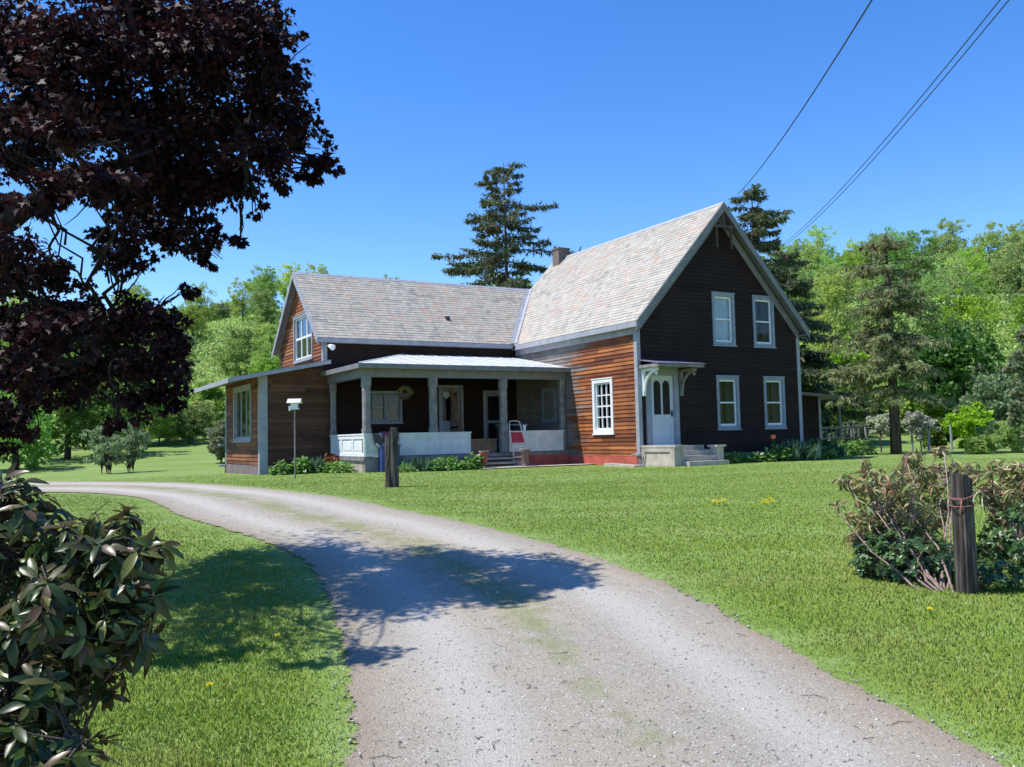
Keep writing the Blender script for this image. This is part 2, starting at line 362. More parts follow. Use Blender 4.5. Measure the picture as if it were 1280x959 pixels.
def mat_blade():
    m, t = nt('grass_blade'); a = N(t, 'ShaderNodeAttribute', attribute_name='rnd').outputs['Fac']
    c = ramp(t, [(0, (.145, .225, .026)), (.45, (.235, .335, .048)), (.8, (.31, .41, .08)), (.93, (.38, .46, .13)), (1, (.52, .46, .25))], a)
    st = noiseN(t, 1, 4, mapping(t, obco(t), (.22, 1.7, 1), (0, 0, .12))); c = mixc(t, ramp(t, [(.4, (0, 0, 0)), (.62, (.55, .55, .55))], st), c, (.15, .26, .035))
    dry = noiseN(t, .45, 4, mapping(t, obco(t), (1, 1.6, 1))); c = mixc(t, ramp(t, [(.56, (0, 0, 0)), (.72, (.5, .5, .5))], dry), c, (.42, .38, .16))
    big = noiseN(t, .9, 3, obco(t)); c = mixc(t, ramp(t, [(.45, (0, 0, 0)), (.7, (.6, .6, .6))], big), c, (.30, .33, .095))
    p = N(t, 'ShaderNodeBsdfDiffuse'); tr = N(t, 'ShaderNodeBsdfTranslucent'); mx = N(t, 'ShaderNodeMixShader'); o = N(t, 'ShaderNodeOutputMaterial')
    va = N(t, 'ShaderNodeVectorMath', operation='MULTIPLY'); t.links.new(geo(t, 'Normal'), va.inputs[0]); va.inputs[1].default_value = (.45, .45, .45)
    vb = N(t, 'ShaderNodeVectorMath', operation='ADD'); t.links.new(va.outputs[0], vb.inputs[0]); vb.inputs[1].default_value = (0, 0, .75)
    vn = N(t, 'ShaderNodeVectorMath', operation='NORMALIZE'); t.links.new(vb.outputs[0], vn.inputs[0]); t.links.new(vn.outputs[0], p.inputs['Normal'])
    t.links.new(c, p.inputs[0]); t.links.new(c, tr.inputs[0]); mx.inputs[0].default_value = .3
    t.links.new(p.outputs[0], mx.inputs[1]); t.links.new(tr.outputs[0], mx.inputs[2]); t.links.new(mx.outputs[0], o.inputs[0]); return m
M['blade'] = mat_blade()
def mat_drive():
    """uv.x = 0..1 across the drive, uv.y metres along"""
    m, t = nt('gravel_drive'); v = obco(t); s = N(t, 'ShaderNodeSeparateXYZ'); t.links.new(uvco(t), s.inputs[0])
    fine = noiseN(t, 95, 6, v, .72); mid = noiseN(t, 6, 5, v, .65); big = noiseN(t, .7, 4, v)
    c = ramp(t, [(.2, (.19, .165, .125)), (.45, (.29, .265, .215)), (.6, (.37, .34, .285)), (.8, (.55, .52, .45))], fine)
    c = mixc(t, ramp(t, [(.4, (0, 0, 0)), (.65, (.7, .7, .7))], big), c, (.36, .305, .225))
    c = mixc(t, ramp(t, [(.5, (0, 0, 0)), (.72, (.55, .55, .55))], mid), c, (.25, .21, .165))
    vo = N(t, 'ShaderNodeTexVoronoi'); vo.inputs['Scale'].default_value = 85; t.links.new(v, vo.inputs['Vector'])
    vc = N(t, 'ShaderNodeSeparateColor'); t.links.new(vo.outputs['Color'], vc.inputs[0])
    c = mixc(t, mth(t, 'MULTIPLY', mth(t, 'GREATER_THAN', vc.outputs[0], .94), .4), c, (.58, .57, .56))
    c = mixc(t, mth(t, 'MULTIPLY', mth(t, 'LESS_THAN', vc.outputs[1], .06), .45), c, (.11, .10, .095))
    for tk, lo in ((.25, 1), (.74, 1)):
        bd = mth(t, 'SUBTRACT', 1, mth(t, 'MULTIPLY', mth(t, 'ABSOLUTE', mth(t, 'SUBTRACT', mth(t, 'ADD', s.outputs[0], mth(t, 'MULTIPLY', mth(t, 'SUBTRACT', big, .5), .12)), tk)), 8.5))
        c = mixc(t, ramp(t, [(.0, (0, 0, 0)), (.8, (.55, .55, .55))], mth(t, 'ADD', bd, mth(t, 'MULTIPLY', mth(t, 'SUBTRACT', mid, .5), .9))), c, ramp(t, [(.3, (.36, .34, .30)), (.7, (.56, .54, .50))], fine))
    # mossy crown of the drive
    d = mth(t, 'ABSOLUTE', mth(t, 'SUBTRACT', s.outputs[0], .5))
    moss = mth(t, 'ADD', mth(t, 'SUBTRACT', .72, mth(t, 'MULTIPLY', d, 5.4)), mth(t, 'MULTIPLY', mth(t, 'SUBTRACT', mid, .5), 1.1))
    along = mth(t, 'MULTIPLY', mth(t, 'SUBTRACT', s.outputs[1], 11), .09)
    moss = mth(t, 'ADD', moss, mth(t, 'MINIMUM', along, .32))
    moss = mth(t, 'ADD', moss, mth(t, 'MULTIPLY', mth(t, 'SUBTRACT', noiseN(t, 1.6, 3, v), .5), 1.5))
    c = mixc(t, ramp(t, [(.5, (0, 0, 0)), (1.0, (.62, .62, .62))], moss), c, mixc(t, fine, (.08, .12, .02), (.26, .28, .09)))
    edge = mth(t, 'SUBTRACT', .5, d)          # 0 at the verge
    # bare earth along the verge
    e1 = mth(t, 'ADD', mth(t, 'MULTIPLY', edge, 9), mth(t, 'MULTIPLY', mth(t, 'SUBTRACT', mid, .5), 1.2))
    c = mixc(t, ramp(t, [(.35, (.7, .7, .7)), (1, (0, 0, 0))], e1), c, (.25, .20, .135))
    p = N(t, 'ShaderNodeBsdfPrincipled'); t.links.new(c, p.inputs['Base Color']); p.inputs['Roughness'].default_value = .9; p.inputs['Specular IOR Level'].default_value = .2
    b = N(t, 'ShaderNodeBump'); b.inputs['Strength'].default_value = .8; b.inputs['Distance'].default_value = .012
    t.links.new(mth(t, 'ADD', fine, mth(t, 'MULTIPLY', vo.outputs['Distance'], -.6)), b.inputs['Height']); t.links.new(b.outputs[0], p.inputs['Normal'])
    tr = N(t, 'ShaderNodeBsdfTransparent'); mx = N(t, 'ShaderNodeMixShader'); o = N(t, 'ShaderNodeOutputMaterial')
    nn = mth(t, 'ADD', noiseN(t, 4, 5, v, .7), mth(t, 'MULTIPLY', mth(t, 'SUBTRACT', noiseN(t, 40, 3, v), .5), .5))
    a = mth(t, 'GREATER_THAN', mth(t, 'MULTIPLY', edge, 11), mth(t, 'SUBTRACT', nn, .12))
    t.links.new(a, mx.inputs[0]); t.links.new(tr.outputs[0], mx.inputs[1]); t.links.new(p.outputs[0], mx.inputs[2]); t.links.new(mx.outputs[0], o.inputs[0])
    return m
M['drive'] = mat_drive()
M['pebble'] = mat_leaf('pebble', [(.12, .11, .10), (.26, .24, .22), (.36, .34, .32), (.55, .54, .52)], .85, 0.001, .3, objvar=False)

# ------------------------------------------------------------------ world and sun
SUN_EL, SUN_AZ = radians(62), radians(-97)       # azimuth clockwise from +Y
w = bpy.data.worlds.new('World'); scene.world = w; w.use_nodes = True
bg = w.node_tree.nodes['Background']; sk = w.node_tree.nodes.new('ShaderNodeTexSky'); sk.sky_type = 'NISHITA'
sk.sun_disc = False; sk.sun_elevation = SUN_EL; sk.sun_rotation = SUN_AZ % (2*pi); sk.altitude = 600; sk.air_density = 1.0; sk.dust_density = 0; sk.ozone_density = 3.2
hsv = w.node_tree.nodes.new('ShaderNodeHueSaturation'); hsv.inputs['Saturation'].default_value = 1.3; hsv.inputs['Hue'].default_value = .510; hsv.inputs['Value'].default_value = 1.2
w.node_tree.links.new(sk.outputs[0], hsv.inputs['Color']); w.node_tree.links.new(hsv.outputs[0], bg.inputs[0]); bg.inputs[1].default_value = .145
sl = bpy.data.lights.new('sun', 'SUN'); sl.energy = 5.0; sl.angle = radians(.53); sl.color = (1, .955, .89)
so = bpy.data.objects.new('sun', sl); COL.objects.link(so)
sd = Vector((sin(SUN_AZ)*cos(SUN_EL), cos(SUN_AZ)*cos(SUN_EL), sin(SUN_EL)))
so.rotation_euler = sd.to_track_quat('Z', 'Y').to_euler(); so.location = (0, 0, 40)
vs = scene.view_settings; vs.view_transform = 'Standard'; vs.look = 'None'; vs.exposure = .47; vs.gamma = 1; vs.use_curve_mapping = False

# ------------------------------------------------------------------ ground sheet
def ground():
    ys = list(np.arange(-30, 0, 3.)) + list(np.arange(0, 34, .5)) + list(np.arange(34, 70, 2)) + list(np.arange(70, 260, 6)) + list(np.arange(260, 901, 40))
    xs = [-900, -700, -500, -400] + list(np.arange(-320, -60, 12)) + list(np.arange(-60, -20, 3)) + list(np.arange(-20, 20, .7)) + list(np.arange(20, 60, 3)) + list(np.arange(60, 321, 12)) + [400, 500, 700, 900]
    V = [(x, y, gz(x, y)) for y in ys for x in xs]; nx = len(xs)
    Fc = [(j*nx+i, j*nx+i+1, (j+1)*nx+i+1, (j+1)*nx+i) for j in range(len(ys)-1) for i in range(nx-1)]
    link('ground', npmesh('ground', V, Fc, 4, smooth=True), M['lawn'], kind='structure')
ground()

# ------------------------------------------------------------------ drive
LEFT = [(395, 1100), (402, 959), (412, 900), (414, 850), (408, 790), (395, 745), (372, 706), (315, 676), (262, 660), (205, 640), (160, 622), (90, 617), (0, 618), (-150, 622)]
RIGHT = [(1640, 1100), (1290, 962), (1150, 888), (1020, 822), (880, 745), (770, 702), (690, 678), (610, 658), (520, 640), (430, 622), (300, 608), (190, 603), (40, 602), (-150, 604)]
LW = [G(*p) for p in LEFT]; RW = [G(*p) for p in RIGHT]
LW[0] = gnd(LW[1].x-.35, 1.0); RW[0] = gnd(RW[1].x+.6, 1.0)
LW.insert(0, gnd(LW[0].x-.3, -6)); RW.insert(0, gnd(RW[0].x+.4, -6))
def catmull(P, n):
    out = []
    for i in range(len(P)-1):
        p0, p1, p2, p3 = P[max(i-1, 0)], P[i], P[i+1], P[min(i+2, len(P)-1)]
        for k in range(n):
            t = k/n; out.append(.5*((2*p1)+(p2-p0)*t+(2*p0-5*p1+4*p2-p3)*t*t+(3*p1-p0-3*p2+p3)*t**3))
    return out+[P[-1]]
LC, RC = catmull(LW, 8), catmull(RW, 8)
DRIVEPOLY = np.array([(p.x, p.y) for p in LC] + [(p.x, p.y) for p in RC[::-1]])
def drive():
    mb = []; uv = []; K = 14; s = 0; pm = None
    for a, b in zip(LC, RC):
        mid = (a+b)/2; s += (mid-pm).length if pm else 0; pm = mid
        for k in range(K+1):
            t = -.04 + 1.08*k/K; p = a.lerp(b, t); mb.append((p.x, p.y, gz(p.x, p.y)+.012)); uv.append((t, s))
    nf = len(LC)-1
    Fc = [(j*(K+1)+i, j*(K+1)+i+1, (j+1)*(K+1)+i+1, (j+1)*(K+1)+i) for j in range(nf) for i in range(K)]
    me = npmesh('driveway', mb, Fc, 4, smooth=True); l = me.uv_layers.new(name='UVMap')
    l.data.foreach_set('uv', [c for f in me.polygons for vi in f.vertices for c in uv[vi]])
    link('driveway', me, M['drive'], kind='structure')
drive()
def inpoly(P, poly):
    x, y = P[:, 0], P[:, 1]; ins = np.zeros(len(P), bool); n = len(poly); j = n-1
    for i in range(n):
        xi, yi = poly[i]; xj, yj = poly[j]
        c = ((yi > y) != (yj > y)); 
        if yj != yi: c &= x < (xj-xi)*(y-yi)/(yj-yi)+xi
        ins ^= c; j = i
    return ins
def polydist(P, poly):
    d = np.full(len(P), 1e9); n = len(poly)
    for i in range(n):
        a = poly[i]; b = poly[(i+1) % n]; ab = b-a; L = (ab**2).sum()+1e-9
        t = np.clip(((P-a)@ab)/L, 0, 1); q = a+t[:, None]*ab; d = np.minimum(d, np.hypot(*(P-q).T))
    return d
# bilinear lookup of the ground for many points
_gx = np.arange(-34, 34.01, .25); _gy = np.arange(0, 48.01, .25)
_GZ = np.array([[gz(x, y) for x in _gx] for y in _gy])
def gzn(P):
    i = np.clip((P[:, 0]+34)/.25, 0, len(_gx)-1.001); j = np.clip(P[:, 1]/.25, 0, len(_gy)-1.001)
    i0 = i.astype(int); j0 = j.astype(int); a = i-i0; b = j-j0
    return _GZ[j0, i0]*(1-a)*(1-b)+_GZ[j0, i0+1]*a*(1-b)+_GZ[j0+1, i0]*(1-a)*b+_GZ[j0+1, i0+1]*a*b
def housemask(P):
    dx, dy = P[:, 0]-HX, P[:, 1]-HY; X = CT*dx+ST*dy; Y = -ST*dx+CT*dy
    return ((X > -.1) & (X < 7) & (Y > -.1)) | ((X > -7.1) & (X < 0) & (Y > 3.5)) | ((X > -9.2) & (X < -7) & (Y > 6.8)) | ((X > -1) & (X < 2.2) & (Y > -1.2) & (Y < 0))
def grass():
    n = 1180000
    r = 2.4*(34/2.4)**RNG.random(n)            # even in the logarithm: density falls with distance
    a = RNG.uniform(-.84, .84, n); P = np.stack([r*np.sin(a), r*np.cos(a)], 1)
    dpol = polydist(P, DRIVEPOLY); ins = inpoly(P, DRIVEPOLY)
    sd_ = np.where(ins, -dpol, dpol)
    jit = RNG.normal(0, .13, n)
    mid = ins & (dpol > 1.1) & (r > 6.5) & (RNG.random(n) < .10*np.clip((r-6.5)/5, 0, 1)) & (np.sin(P[:, 0]*2.1+P[:, 1]*1.3)+np.sin(P[:, 1]*2.9) > -.3)
    keep = ((sd_ + jit > -.02) | mid) & ~housemask(P) & (RNG.random(n) > np.clip((r-14)/20, 0, 1)**1.2) & (RNG.random(n) > np.clip((np.abs(a)-.62)/.22, 0, 1))
    # thin at the verge
    keep &= (sd_ > .45) | mid | (RNG.random(n) < .75 + sd_*1.0)
    P, r, sd_ = P[keep], r[keep], sd_[keep]; n = len(P)
    z = gzn(P)
    nz = np.array([noise.noise((x*.9, y*.9, 5)) for x, y in P[::40]]); nz = np.repeat(nz, 40)[:n]
    h = RNG.uniform(.016, .042, n)*np.clip(1.05-.045*r, .4, .9)*np.clip(.55+sd_*.9, .5, 1)
    wd = RNG.uniform(.0022, .0040, n)*(1+.16*np.maximum(0, r-2.5))
    th = RNG.uniform(0, 2*pi, n); lean = RNG.normal(0, .45, (n, 2))*h[:, None]
    side = np.stack([np.cos(th), np.sin(th)], 1)*wd[:, None]
    V = np.empty((n, 3, 3)); V[:, 0, :2] = P-side; V[:, 1, :2] = P+side; V[:, 2, :2] = P+lean
    V[:, 0, 2] = V[:, 1, 2] = z-.004; V[:, 2, 2] = z+h
    rn = np.clip(RNG.normal(.45, .22, n), 0, .95); rn[RNG.random(n) < .03] = 1
    me = npmesh('grass', V.reshape(-1, 3), np.arange(3*n).reshape(-1, 3), 3, np.repeat(rn, 3))
    link('grass', me, M['blade'], label='short mown green grass covering the lawn on both sides of the driveway', cat='grass', kind='stuff')
grass()
def pebbles():
    n = 26000; r = 3.2*(15/3.2)**RNG.random(n); a = RNG.uniform(-.4, .6, n); P = np.stack([r*np.sin(a), r*np.cos(a)], 1)
    k = inpoly(P, DRIVEPOLY); P = P[k]; r = r[k]; n = len(P); z = gzn(P)+.012
    s = RNG.gamma(3, .0011, n)+.0025; s = np.minimum(s, .016)
    base = np.array([(1, 0, 0), (-1, 0, 0), (0, 1, 0), (0, -1, 0), (0, 0, .7), (0, 0, -.7)], float)
    f = np.array([(0, 2, 4), (2, 1, 4), (1, 3, 4), (3, 0, 4), (2, 0, 5), (1, 2, 5), (3, 1, 5), (0, 3, 5)])
    V = base[None]*s[:, None, None]*RNG.uniform(.6, 1.4, (n, 6, 1)); th = RNG.uniform(0, 6.3, n); c, q = np.cos(th), np.sin(th)
    X = V[:, :, 0]*c[:, None]-V[:, :, 1]*q[:, None]; Y = V[:, :, 0]*q[:, None]+V[:, :, 1]*c[:, None]; V[:, :, 0] = X; V[:, :, 1] = Y
    V[:, :, :2] += P[:, None]; V[:, :, 2] += z[:, None]
    Fc = (f[None]+6*np.arange(n)[:, None, None]).reshape(-1, 3)
    link('gravel', npmesh('gravel', V.reshape(-1, 3), Fc, 3), M['pebble'], label='loose grey gravel stones scattered over the driveway', cat='gravel', kind='stuff')
pebbles()

def litter():
    n = 420; r = 3.6*(16/3.6)**RNG.random(n); a = RNG.uniform(-.4, .6, n); P = np.stack([r*np.sin(a), r*np.cos(a)], 1); P = P[inpoly(P, DRIVEPOLY)]; z = gzn(P)+.016; mb = MB()
    for (x, y), q in zip(P, z):
        t = random.uniform(0, 6.3); L = random.uniform(.012, .05) if random.random() < .85 else random.uniform(.06, .14); w_ = .0018
        mb.tube([(x, y, q), (x+cos(t)*L*.5, y+sin(t)*L*.5, q+.004), (x+cos(t+.4)*L, y+sin(t+.4)*L, q)], w_, 4, caps=False)
    mb.build('fallen_twigs', M['bark'], label='small dark twigs and debris scattered over the driveway gravel', cat='twigs', kind='stuff')
litter()
# ------------------------------------------------------------------ foliage
def leaf_shapes():
    d = np.array([(0, 0), (.32, .35), (.28, .72), (0, 1), (-.28, .72), (-.32, .35)])          # simple leaf (6 corners), length 1
    mp = np.array([(0, 0), (.1, .12), (.42, .05), (.33, .28), (.55, .55), (.25, .52), (.16, .7), (0, 1), (-.16, .7), (-.25, .52), (-.55, .55), (-.33, .28), (-.42, .05), (-.1, .12)])
    dia = np.array([(0, 0), (.38, .5), (0, 1), (-.38, .5)])
    nd = np.array([(0, 0), (.11, .3), (0, 1), (-.11, .3)])
    return dict(leaf=d, maple=mp, dia=dia, needle=nd)
SH = leaf_shapes()
def unit(v): return v/np.maximum(1e-9, np.linalg.norm(v, axis=-1, keepdims=True))
def cards(name, pos, size, shape, dirs=None, nrm=None, curl=.12):
    """one small face per leaf at pos; 'dirs' is the way the leaf points"""
    n = len(pos); s2 = SH[shape]; k = len(s2)
    if dirs is None: dirs = RNG.normal(size=(n, 3))
    dirs = unit(dirs)
    if nrm is None: nrm = RNG.normal(size=(n, 3))
    sd_ = unit(np.cross(dirs, nrm)); nn = np.cross(sd_, dirs)
    size = np.broadcast_to(size, (n,))[:, None, None]
    V = pos[:, None]+size*(s2[None, :, 0, None]*sd_[:, None]+s2[None, :, 1, None]*dirs[:, None]+curl*(np.abs(s2[:, 0])*1.0-(s2[:, 1]**2)*.8)[None, :, None]*nn[:, None])
    return npmesh(name, V.reshape(-1, 3), np.arange(n*k).reshape(n, k), k)
def crownpts(lobes, n, sub=.34, shell=.55, seed=0, per=55):
    """points in clumps through the lobes' volume; returns points and outward directions"""
    g = np.random.default_rng(seed); L = np.array(lobes, float); vol = (L[:, 3]*L[:, 4]*L[:, 5])**.75; vol /= vol.sum()
    nc = max(8, n//per); li = g.choice(len(L), nc, p=vol)
    u = unit(g.normal(size=(nc, 3))); rr = (shell+(1-shell)*g.random(nc))[:, None]
    cc = L[li, :3]+u*rr*L[li, 3:6]; cr_ = sub*L[li, 3:6].min(axis=1)*g.uniform(.5, 1.25, nc)
    ci = g.integers(0, nc, n); q = unit(g.normal(size=(n, 3))); r2 = g.random(n)**.45
    off = q*(r2*cr_[ci])[:, None]; off[:, 2] *= .7
    return cc[ci]+off, unit(q*.7+u[ci]*.6+np.array([0, 0, .25]))
def limbs(mb, base, tips, r0, n=7, wob=.08, knee=.5, rt=.02):
    """trunk splitting into limbs that run to the tips"""
    for tp in tips:
        a = Vector(base); b = Vector(tp); L = (b-a).length; pts = []
        for i in range(n+1):
            t = i/n; p = a.lerp(b, t); p.x = a.x+(b.x-a.x)*t**1.4; p.y = a.y+(b.y-a.y)*t**1.4
            p += Vector((random.gauss(0, 1), random.gauss(0, 1), random.gauss(0, .5)))*wob*L*.2*sin(pi*t); pts.append(p)
        mb.tube(pts, [r0*(1-t/n)**.8+rt for t in range(n+1)], 7)
def lobes_round(h, r, zb, k=9, seed=0, zr=.32):
    g = random.Random(seed); out = []
    for i in range(k):
        a = g.uniform(0, 6.28); q = r*sqrt(g.random())*.62; z = zb+(h-zb)*g.uniform(.18, .82); f = 1-.45*abs((z-zb)/(h-zb)-.45)
        s = r*g.uniform(.38, .6)*f; out.append((q*cos(a)*f, q*sin(a)*f, z, s, s, s*g.uniform(.7, 1)))
    out.append((0, 0, zb+(h-zb)*.5, r*.6, r*.6, (h-zb)*.42)); out.append((g.uniform(-.2, .2)*r, 0, h-r*.35, r*.4, r*.4, r*.35))
    return out
def tree_parts(mat, h, r, zb, n, size, seed, shape='dia', k=9, trunk=.16, stems=1, spread=.0, barkm='bark'):
    lb = lobes_round(h, r, zb, k, seed); P, D = crownpts(lb, n, seed=seed)
    g = np.random.default_rng(seed+1); me = cards('crown', P, g.uniform(.7, 1.3, n)*size, shape, dirs=D+g.normal(size=(n, 3))*.7, nrm=g.normal(size=(n, 3))+np.array([0, 0, .8]))
    me.materials.append(mat); mb = MB(); random.seed(seed)
    for s in range(stems):
        b = Vector((random.uniform(-spread, spread), random.uniform(-spread, spread), -.15)); top = Vector((b.x*2.5, b.y*2.5, zb+(h-zb)*.75))
        fork = b.lerp(top, .35 if stems == 1 else .15)
        mb.tube([b, b.lerp(fork, .5)+Vector((.02, 0, 0)), fork, fork.lerp(top, .5), top], [trunk*1.25, trunk, trunk*.9, trunk*.6, trunk*.15], 8)
        tips = [(q[0]*.9, q[1]*.9, q[2]) for q in random.sample(lb[:k], min(k, 5))]
        limbs(mb, fork, tips, trunk*.45, rt=.012)
    return me, mb
def tree(name, x, y, mat, h, r, zb, n, size, seed, label, cat='tree', group=None, **k):
    root = empty(name, gnd(x, y), label=label, cat=cat, group=group)
    me, mb = tree_parts(mat, h, r, zb, n, size, seed, **k)
    link('crown', me, None, root); mb.build('trunk', M[k.get('barkm', 'bark')], root, smooth=True)
    return root
def spruce(name, x, y, h, r, zb, mat, seed, label, n_wh=26, droop=1.0, cones=.12, open_=1.0, size=.5, trunk=.2, dens=1.0, power=.85, jz=.12):
    root = empty(name, gnd(x, y), label=label, cat='tree'); g = np.random.default_rng(seed); mb = MB()
    mb.tube([(0, 0, -.2), (0, 0, h*.3), (.04, 0, h*.65), (0, .03, h)], [trunk, trunk*.8, trunk*.42, .015], 9)
    P = []; D = []; S = []; CP = []
    for i in range(n_wh):
        t = (i+g.uniform(-.5, .5))/n_wh; z = zb+(h-zb)*max(0, t); z = min(z, h-.15)
        for b in range(int(g.integers(5, 8))):
            az = g.uniform(0, 2*pi); L = r*(1-max(0, t))**power*g.uniform(.42, 1.15)*open_+.18
            if g.random() < .10: L *= .5
            up = .30*(t-.25)+g.normal(0, .07); pts = []
            m_ = 7
            z = min(h-.1, z+g.normal(0, jz))
            for j in range(m_+1):
                s = j/m_; rr = L*s; zz = z+L*(up*s-.30*droop*s*s+.16*droop*s**4); pts.append(Vector((rr*cos(az), rr*sin(az), zz)))
            mb.tube(pts, [max(.008, trunk*.18*(1-j/m_)*(L/r)+.008) for j in range(m_+1)], 5)
            k = int((14+62*L/2.5)*dens)
            s = g.uniform(.12, 1.0, k)**.8; idx = np.minimum((s*m_).astype(int), m_-1); pa = np.array([tuple(p) for p in pts]); fr = (s*m_-idx)[:, None]
            q = pa[idx]*(1-fr)+pa[idx+1]*fr
            sidev = np.array([-sin(az), cos(az), 0]); off = g.normal(0, 1, k)*.10*L*(1.15-s)+g.normal(0, .04, k)
            q = q+sidev*off[:, None]
            out = np.array([cos(az), sin(az), 0])
            d = out*.45+sidev*np.sign(off)[:, None]*.5+g.normal(0, .25, (k, 3))+np.array([0, 0, -1])*g.uniform(.1, 1.3, k)[:, None]*droop+np.array([0, 0, .25])
            P.append(q); D.append(d); S.append(size*g.uniform(.5, 1.15, k)*(0.55+.45*(1-max(0, t))))
            nc = g.binomial(k, cones*(0.35+t*.9)); 
            if nc: CP.append(q[g.integers(0, k, nc)])
    P = np.concatenate(P); D = np.concatenate(D); S = np.concatenate(S)
    # each spray: three narrow blades fanned out
    P3 = np.repeat(P, 3, 0)+g.normal(0, .035, (len(P)*3, 3)); D3 = unit(np.repeat(D, 3, 0))+g.normal(0, .28, (len(P)*3, 3)); S3 = np.repeat(S, 3)*g.uniform(.6, 1, len(P)*3)
    me = cards('crown', P3, S3, 'needle', dirs=D3); link('crown', me, mat, root)
    mb.build('trunk', M['bark'], root, smooth=True)
    if CP:
        CP = np.concatenate(CP); link('cones', cards('cones', CP-np.array([0, 0, .05]), g.uniform(.12, .22, len(CP)), 'leaf', dirs=g.normal(0, .15, (len(CP), 3))+np.array([0, 0, -1])), M['cones'], root, kind='stuff')
    return root

# ================================================================== FARMHOUSE
house = empty('farmhouse', (HX, HY, HZ), TH, label='old brown board farmhouse with slate roofs, a tall front gable and a long porched wing', cat='house')
def FR(x0, y0, ux, uy, nx, ny): return lambda u, n, z: (x0+ux*u+nx*n, y0+uy*u+ny*n, z)
W, ZE, ZR, LM = 6.6165, 4.15, 7.976, 9.37         # main block: width, eave height, ridge height, ridge end
OA, OB = .29, .2112                               # overhang at the rake and at the eave
SL = (ZR-ZE)/(W/2+OB)
fr_front = FR(0, 0, 1, 0, 0, -1); fr_side = FR(0, 0, 0, 1, -1, 0)
YW, XG = 6.97, -7.05                              # wing front wall, wing gable wall
WE, WR, YR = 4.189, 6.7313, 9.4774; SW = (WR-WE)/(YR-6.7408)
fr_wing = FR(0, YW, 1, 0, 0, -1); fr_gable = FR(XG, 0, 0, 1, -1, 0)
XL = -9.06; fr_west = FR(XL, 0, 0, 1, -1, 0)
EXPO = .118
def siding(name, mat, fr, span, z0, z1, holes=(), lap=.023, parent=house, **k):
    mb = MB(fr); cuts = {z0, z1}
    for i in range(int(z0/EXPO)-1, int(z1/EXPO)+2):
        if z0 < i*EXPO < z1: cuts.add(i*EXPO)
    for h in holes: cuts |= {h[2], h[3]}
    cuts = sorted(c for c in cuts if z0 <= c <= z1)
    for a, b in zip(cuts, cuts[1:]):
        if b-a < 1e-4: continue
        mid = (a+b)/2; r = math.floor(mid/EXPO)*EXPO; na = lap*(1-(a-r)/EXPO); nb = lap*(1-(b-r)/EXPO); la, ha = span(a); lb_, hb = span(b)
        hs = sorted([h for h in holes if h[2] < mid < h[3]]); segs = []; cur = None
        L0, L1 = la, lb_
        for h in hs: segs.append((L0, L1, h[0], h[0])); L0 = L1 = h[1]
        segs.append((L0, L1, ha, hb))
        for p, q, s, t_ in segs:
            if s-p < 1e-3 and t_-q < 1e-3: continue
            uv = [(p, mid), (s, mid), (t_, mid), (q, mid)]; uv = [(p, a+.001), (s, a+.001), (t_, b-.001), (q, b-.001)]
            mb.face([(p, na, a), (s, na, a), (t_, nb, b), (q, nb, b)], uv)
            if abs(a-r) < 1e-4: mb.face([(p, 0, a), (s, 0, a), (s, na, a), (p, na, a)], [(p, a+.001), (s, a+.001), (s, a+.002), (p, a+.002)])
    return mb.build(name, mat, parent, **k)
def window(fr, u0, u1, z0, z1, cols=1, rows=2, cas=.10, casmat='bluegrey', sashmat='white', curtain='lace', label=None, name='window', sash=.055, cdepth=.13, mun=.022, midrail=True):
    mb = MB(fr); a, b, c, d = u0+cas, u1-cas, z0+cas, z1-cas
    mb.box(u0, a, -.02, .04, z0, z1).box(b, u1, -.02, .04, z0, z1).box(a, b, -.02, .04, d, z1).box(a, b, -.02, .038, z0, c)
    mb.box(u0-.03, u1+.03, .0, .065, z0-.035, z0).box(u0-.02, u1+.02, 0, .055, z1, z1+.03)
    mb.box(a-.01, a, -.14, -.021, c, d).box(b, b+.01, -.14, -.021, c, d).box(a, b, -.14, -.021, d, d+.01).box(a, b, -.14, -.021, c-.01, c)
    w_ = mb.build(name, M[casmat], house, label=label)
    s = MB(fr); n0, n1 = -.075, -.022
    s.box(a, a+sash, n0, n1, c, d).box(b-sash, b, n0, n1, c, d).box(a+sash, b-sash, n0, n1, c, c+sash*1.2).box(a+sash, b-sash, n0, n1, d-sash, d)
    ia, ib, ic, id_ = a+sash, b-sash, c+sash*1.2, d-sash
    for i in range(1, cols): u = ia+(ib-ia)*i/cols; s.box(u-mun/2, u+mun/2, -.068, -.026, ic, id_)
    for j in range(1, rows):
        z = ic+(id_-ic)*j/rows; hh = .022 if (midrail and j*2 == rows) else mun/2
        prev = ia
        for i in range(1, cols+1):
            u = ia+(ib-ia)*i/cols; e = u-mun/2 if i < cols else ib
            s.box(prev, e, -.068, -.026, z-hh, z+hh); prev = u+mun/2
    s.build('sash', M[sashmat], w_)
    MB(fr).face([(ia-.01, -.05, ic-.01), (ib+.01, -.05, ic-.01), (ib+.01, -.05, id_+.01), (ia-.01, -.05, id_+.01)]).build('pane', M['glass'], w_)
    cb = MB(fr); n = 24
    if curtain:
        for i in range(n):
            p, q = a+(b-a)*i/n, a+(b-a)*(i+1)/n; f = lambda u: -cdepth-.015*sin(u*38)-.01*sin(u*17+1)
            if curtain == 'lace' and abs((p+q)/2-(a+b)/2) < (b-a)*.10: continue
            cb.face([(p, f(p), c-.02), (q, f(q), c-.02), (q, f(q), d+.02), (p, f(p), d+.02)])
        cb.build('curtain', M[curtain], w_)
    return (a, b, c, d)
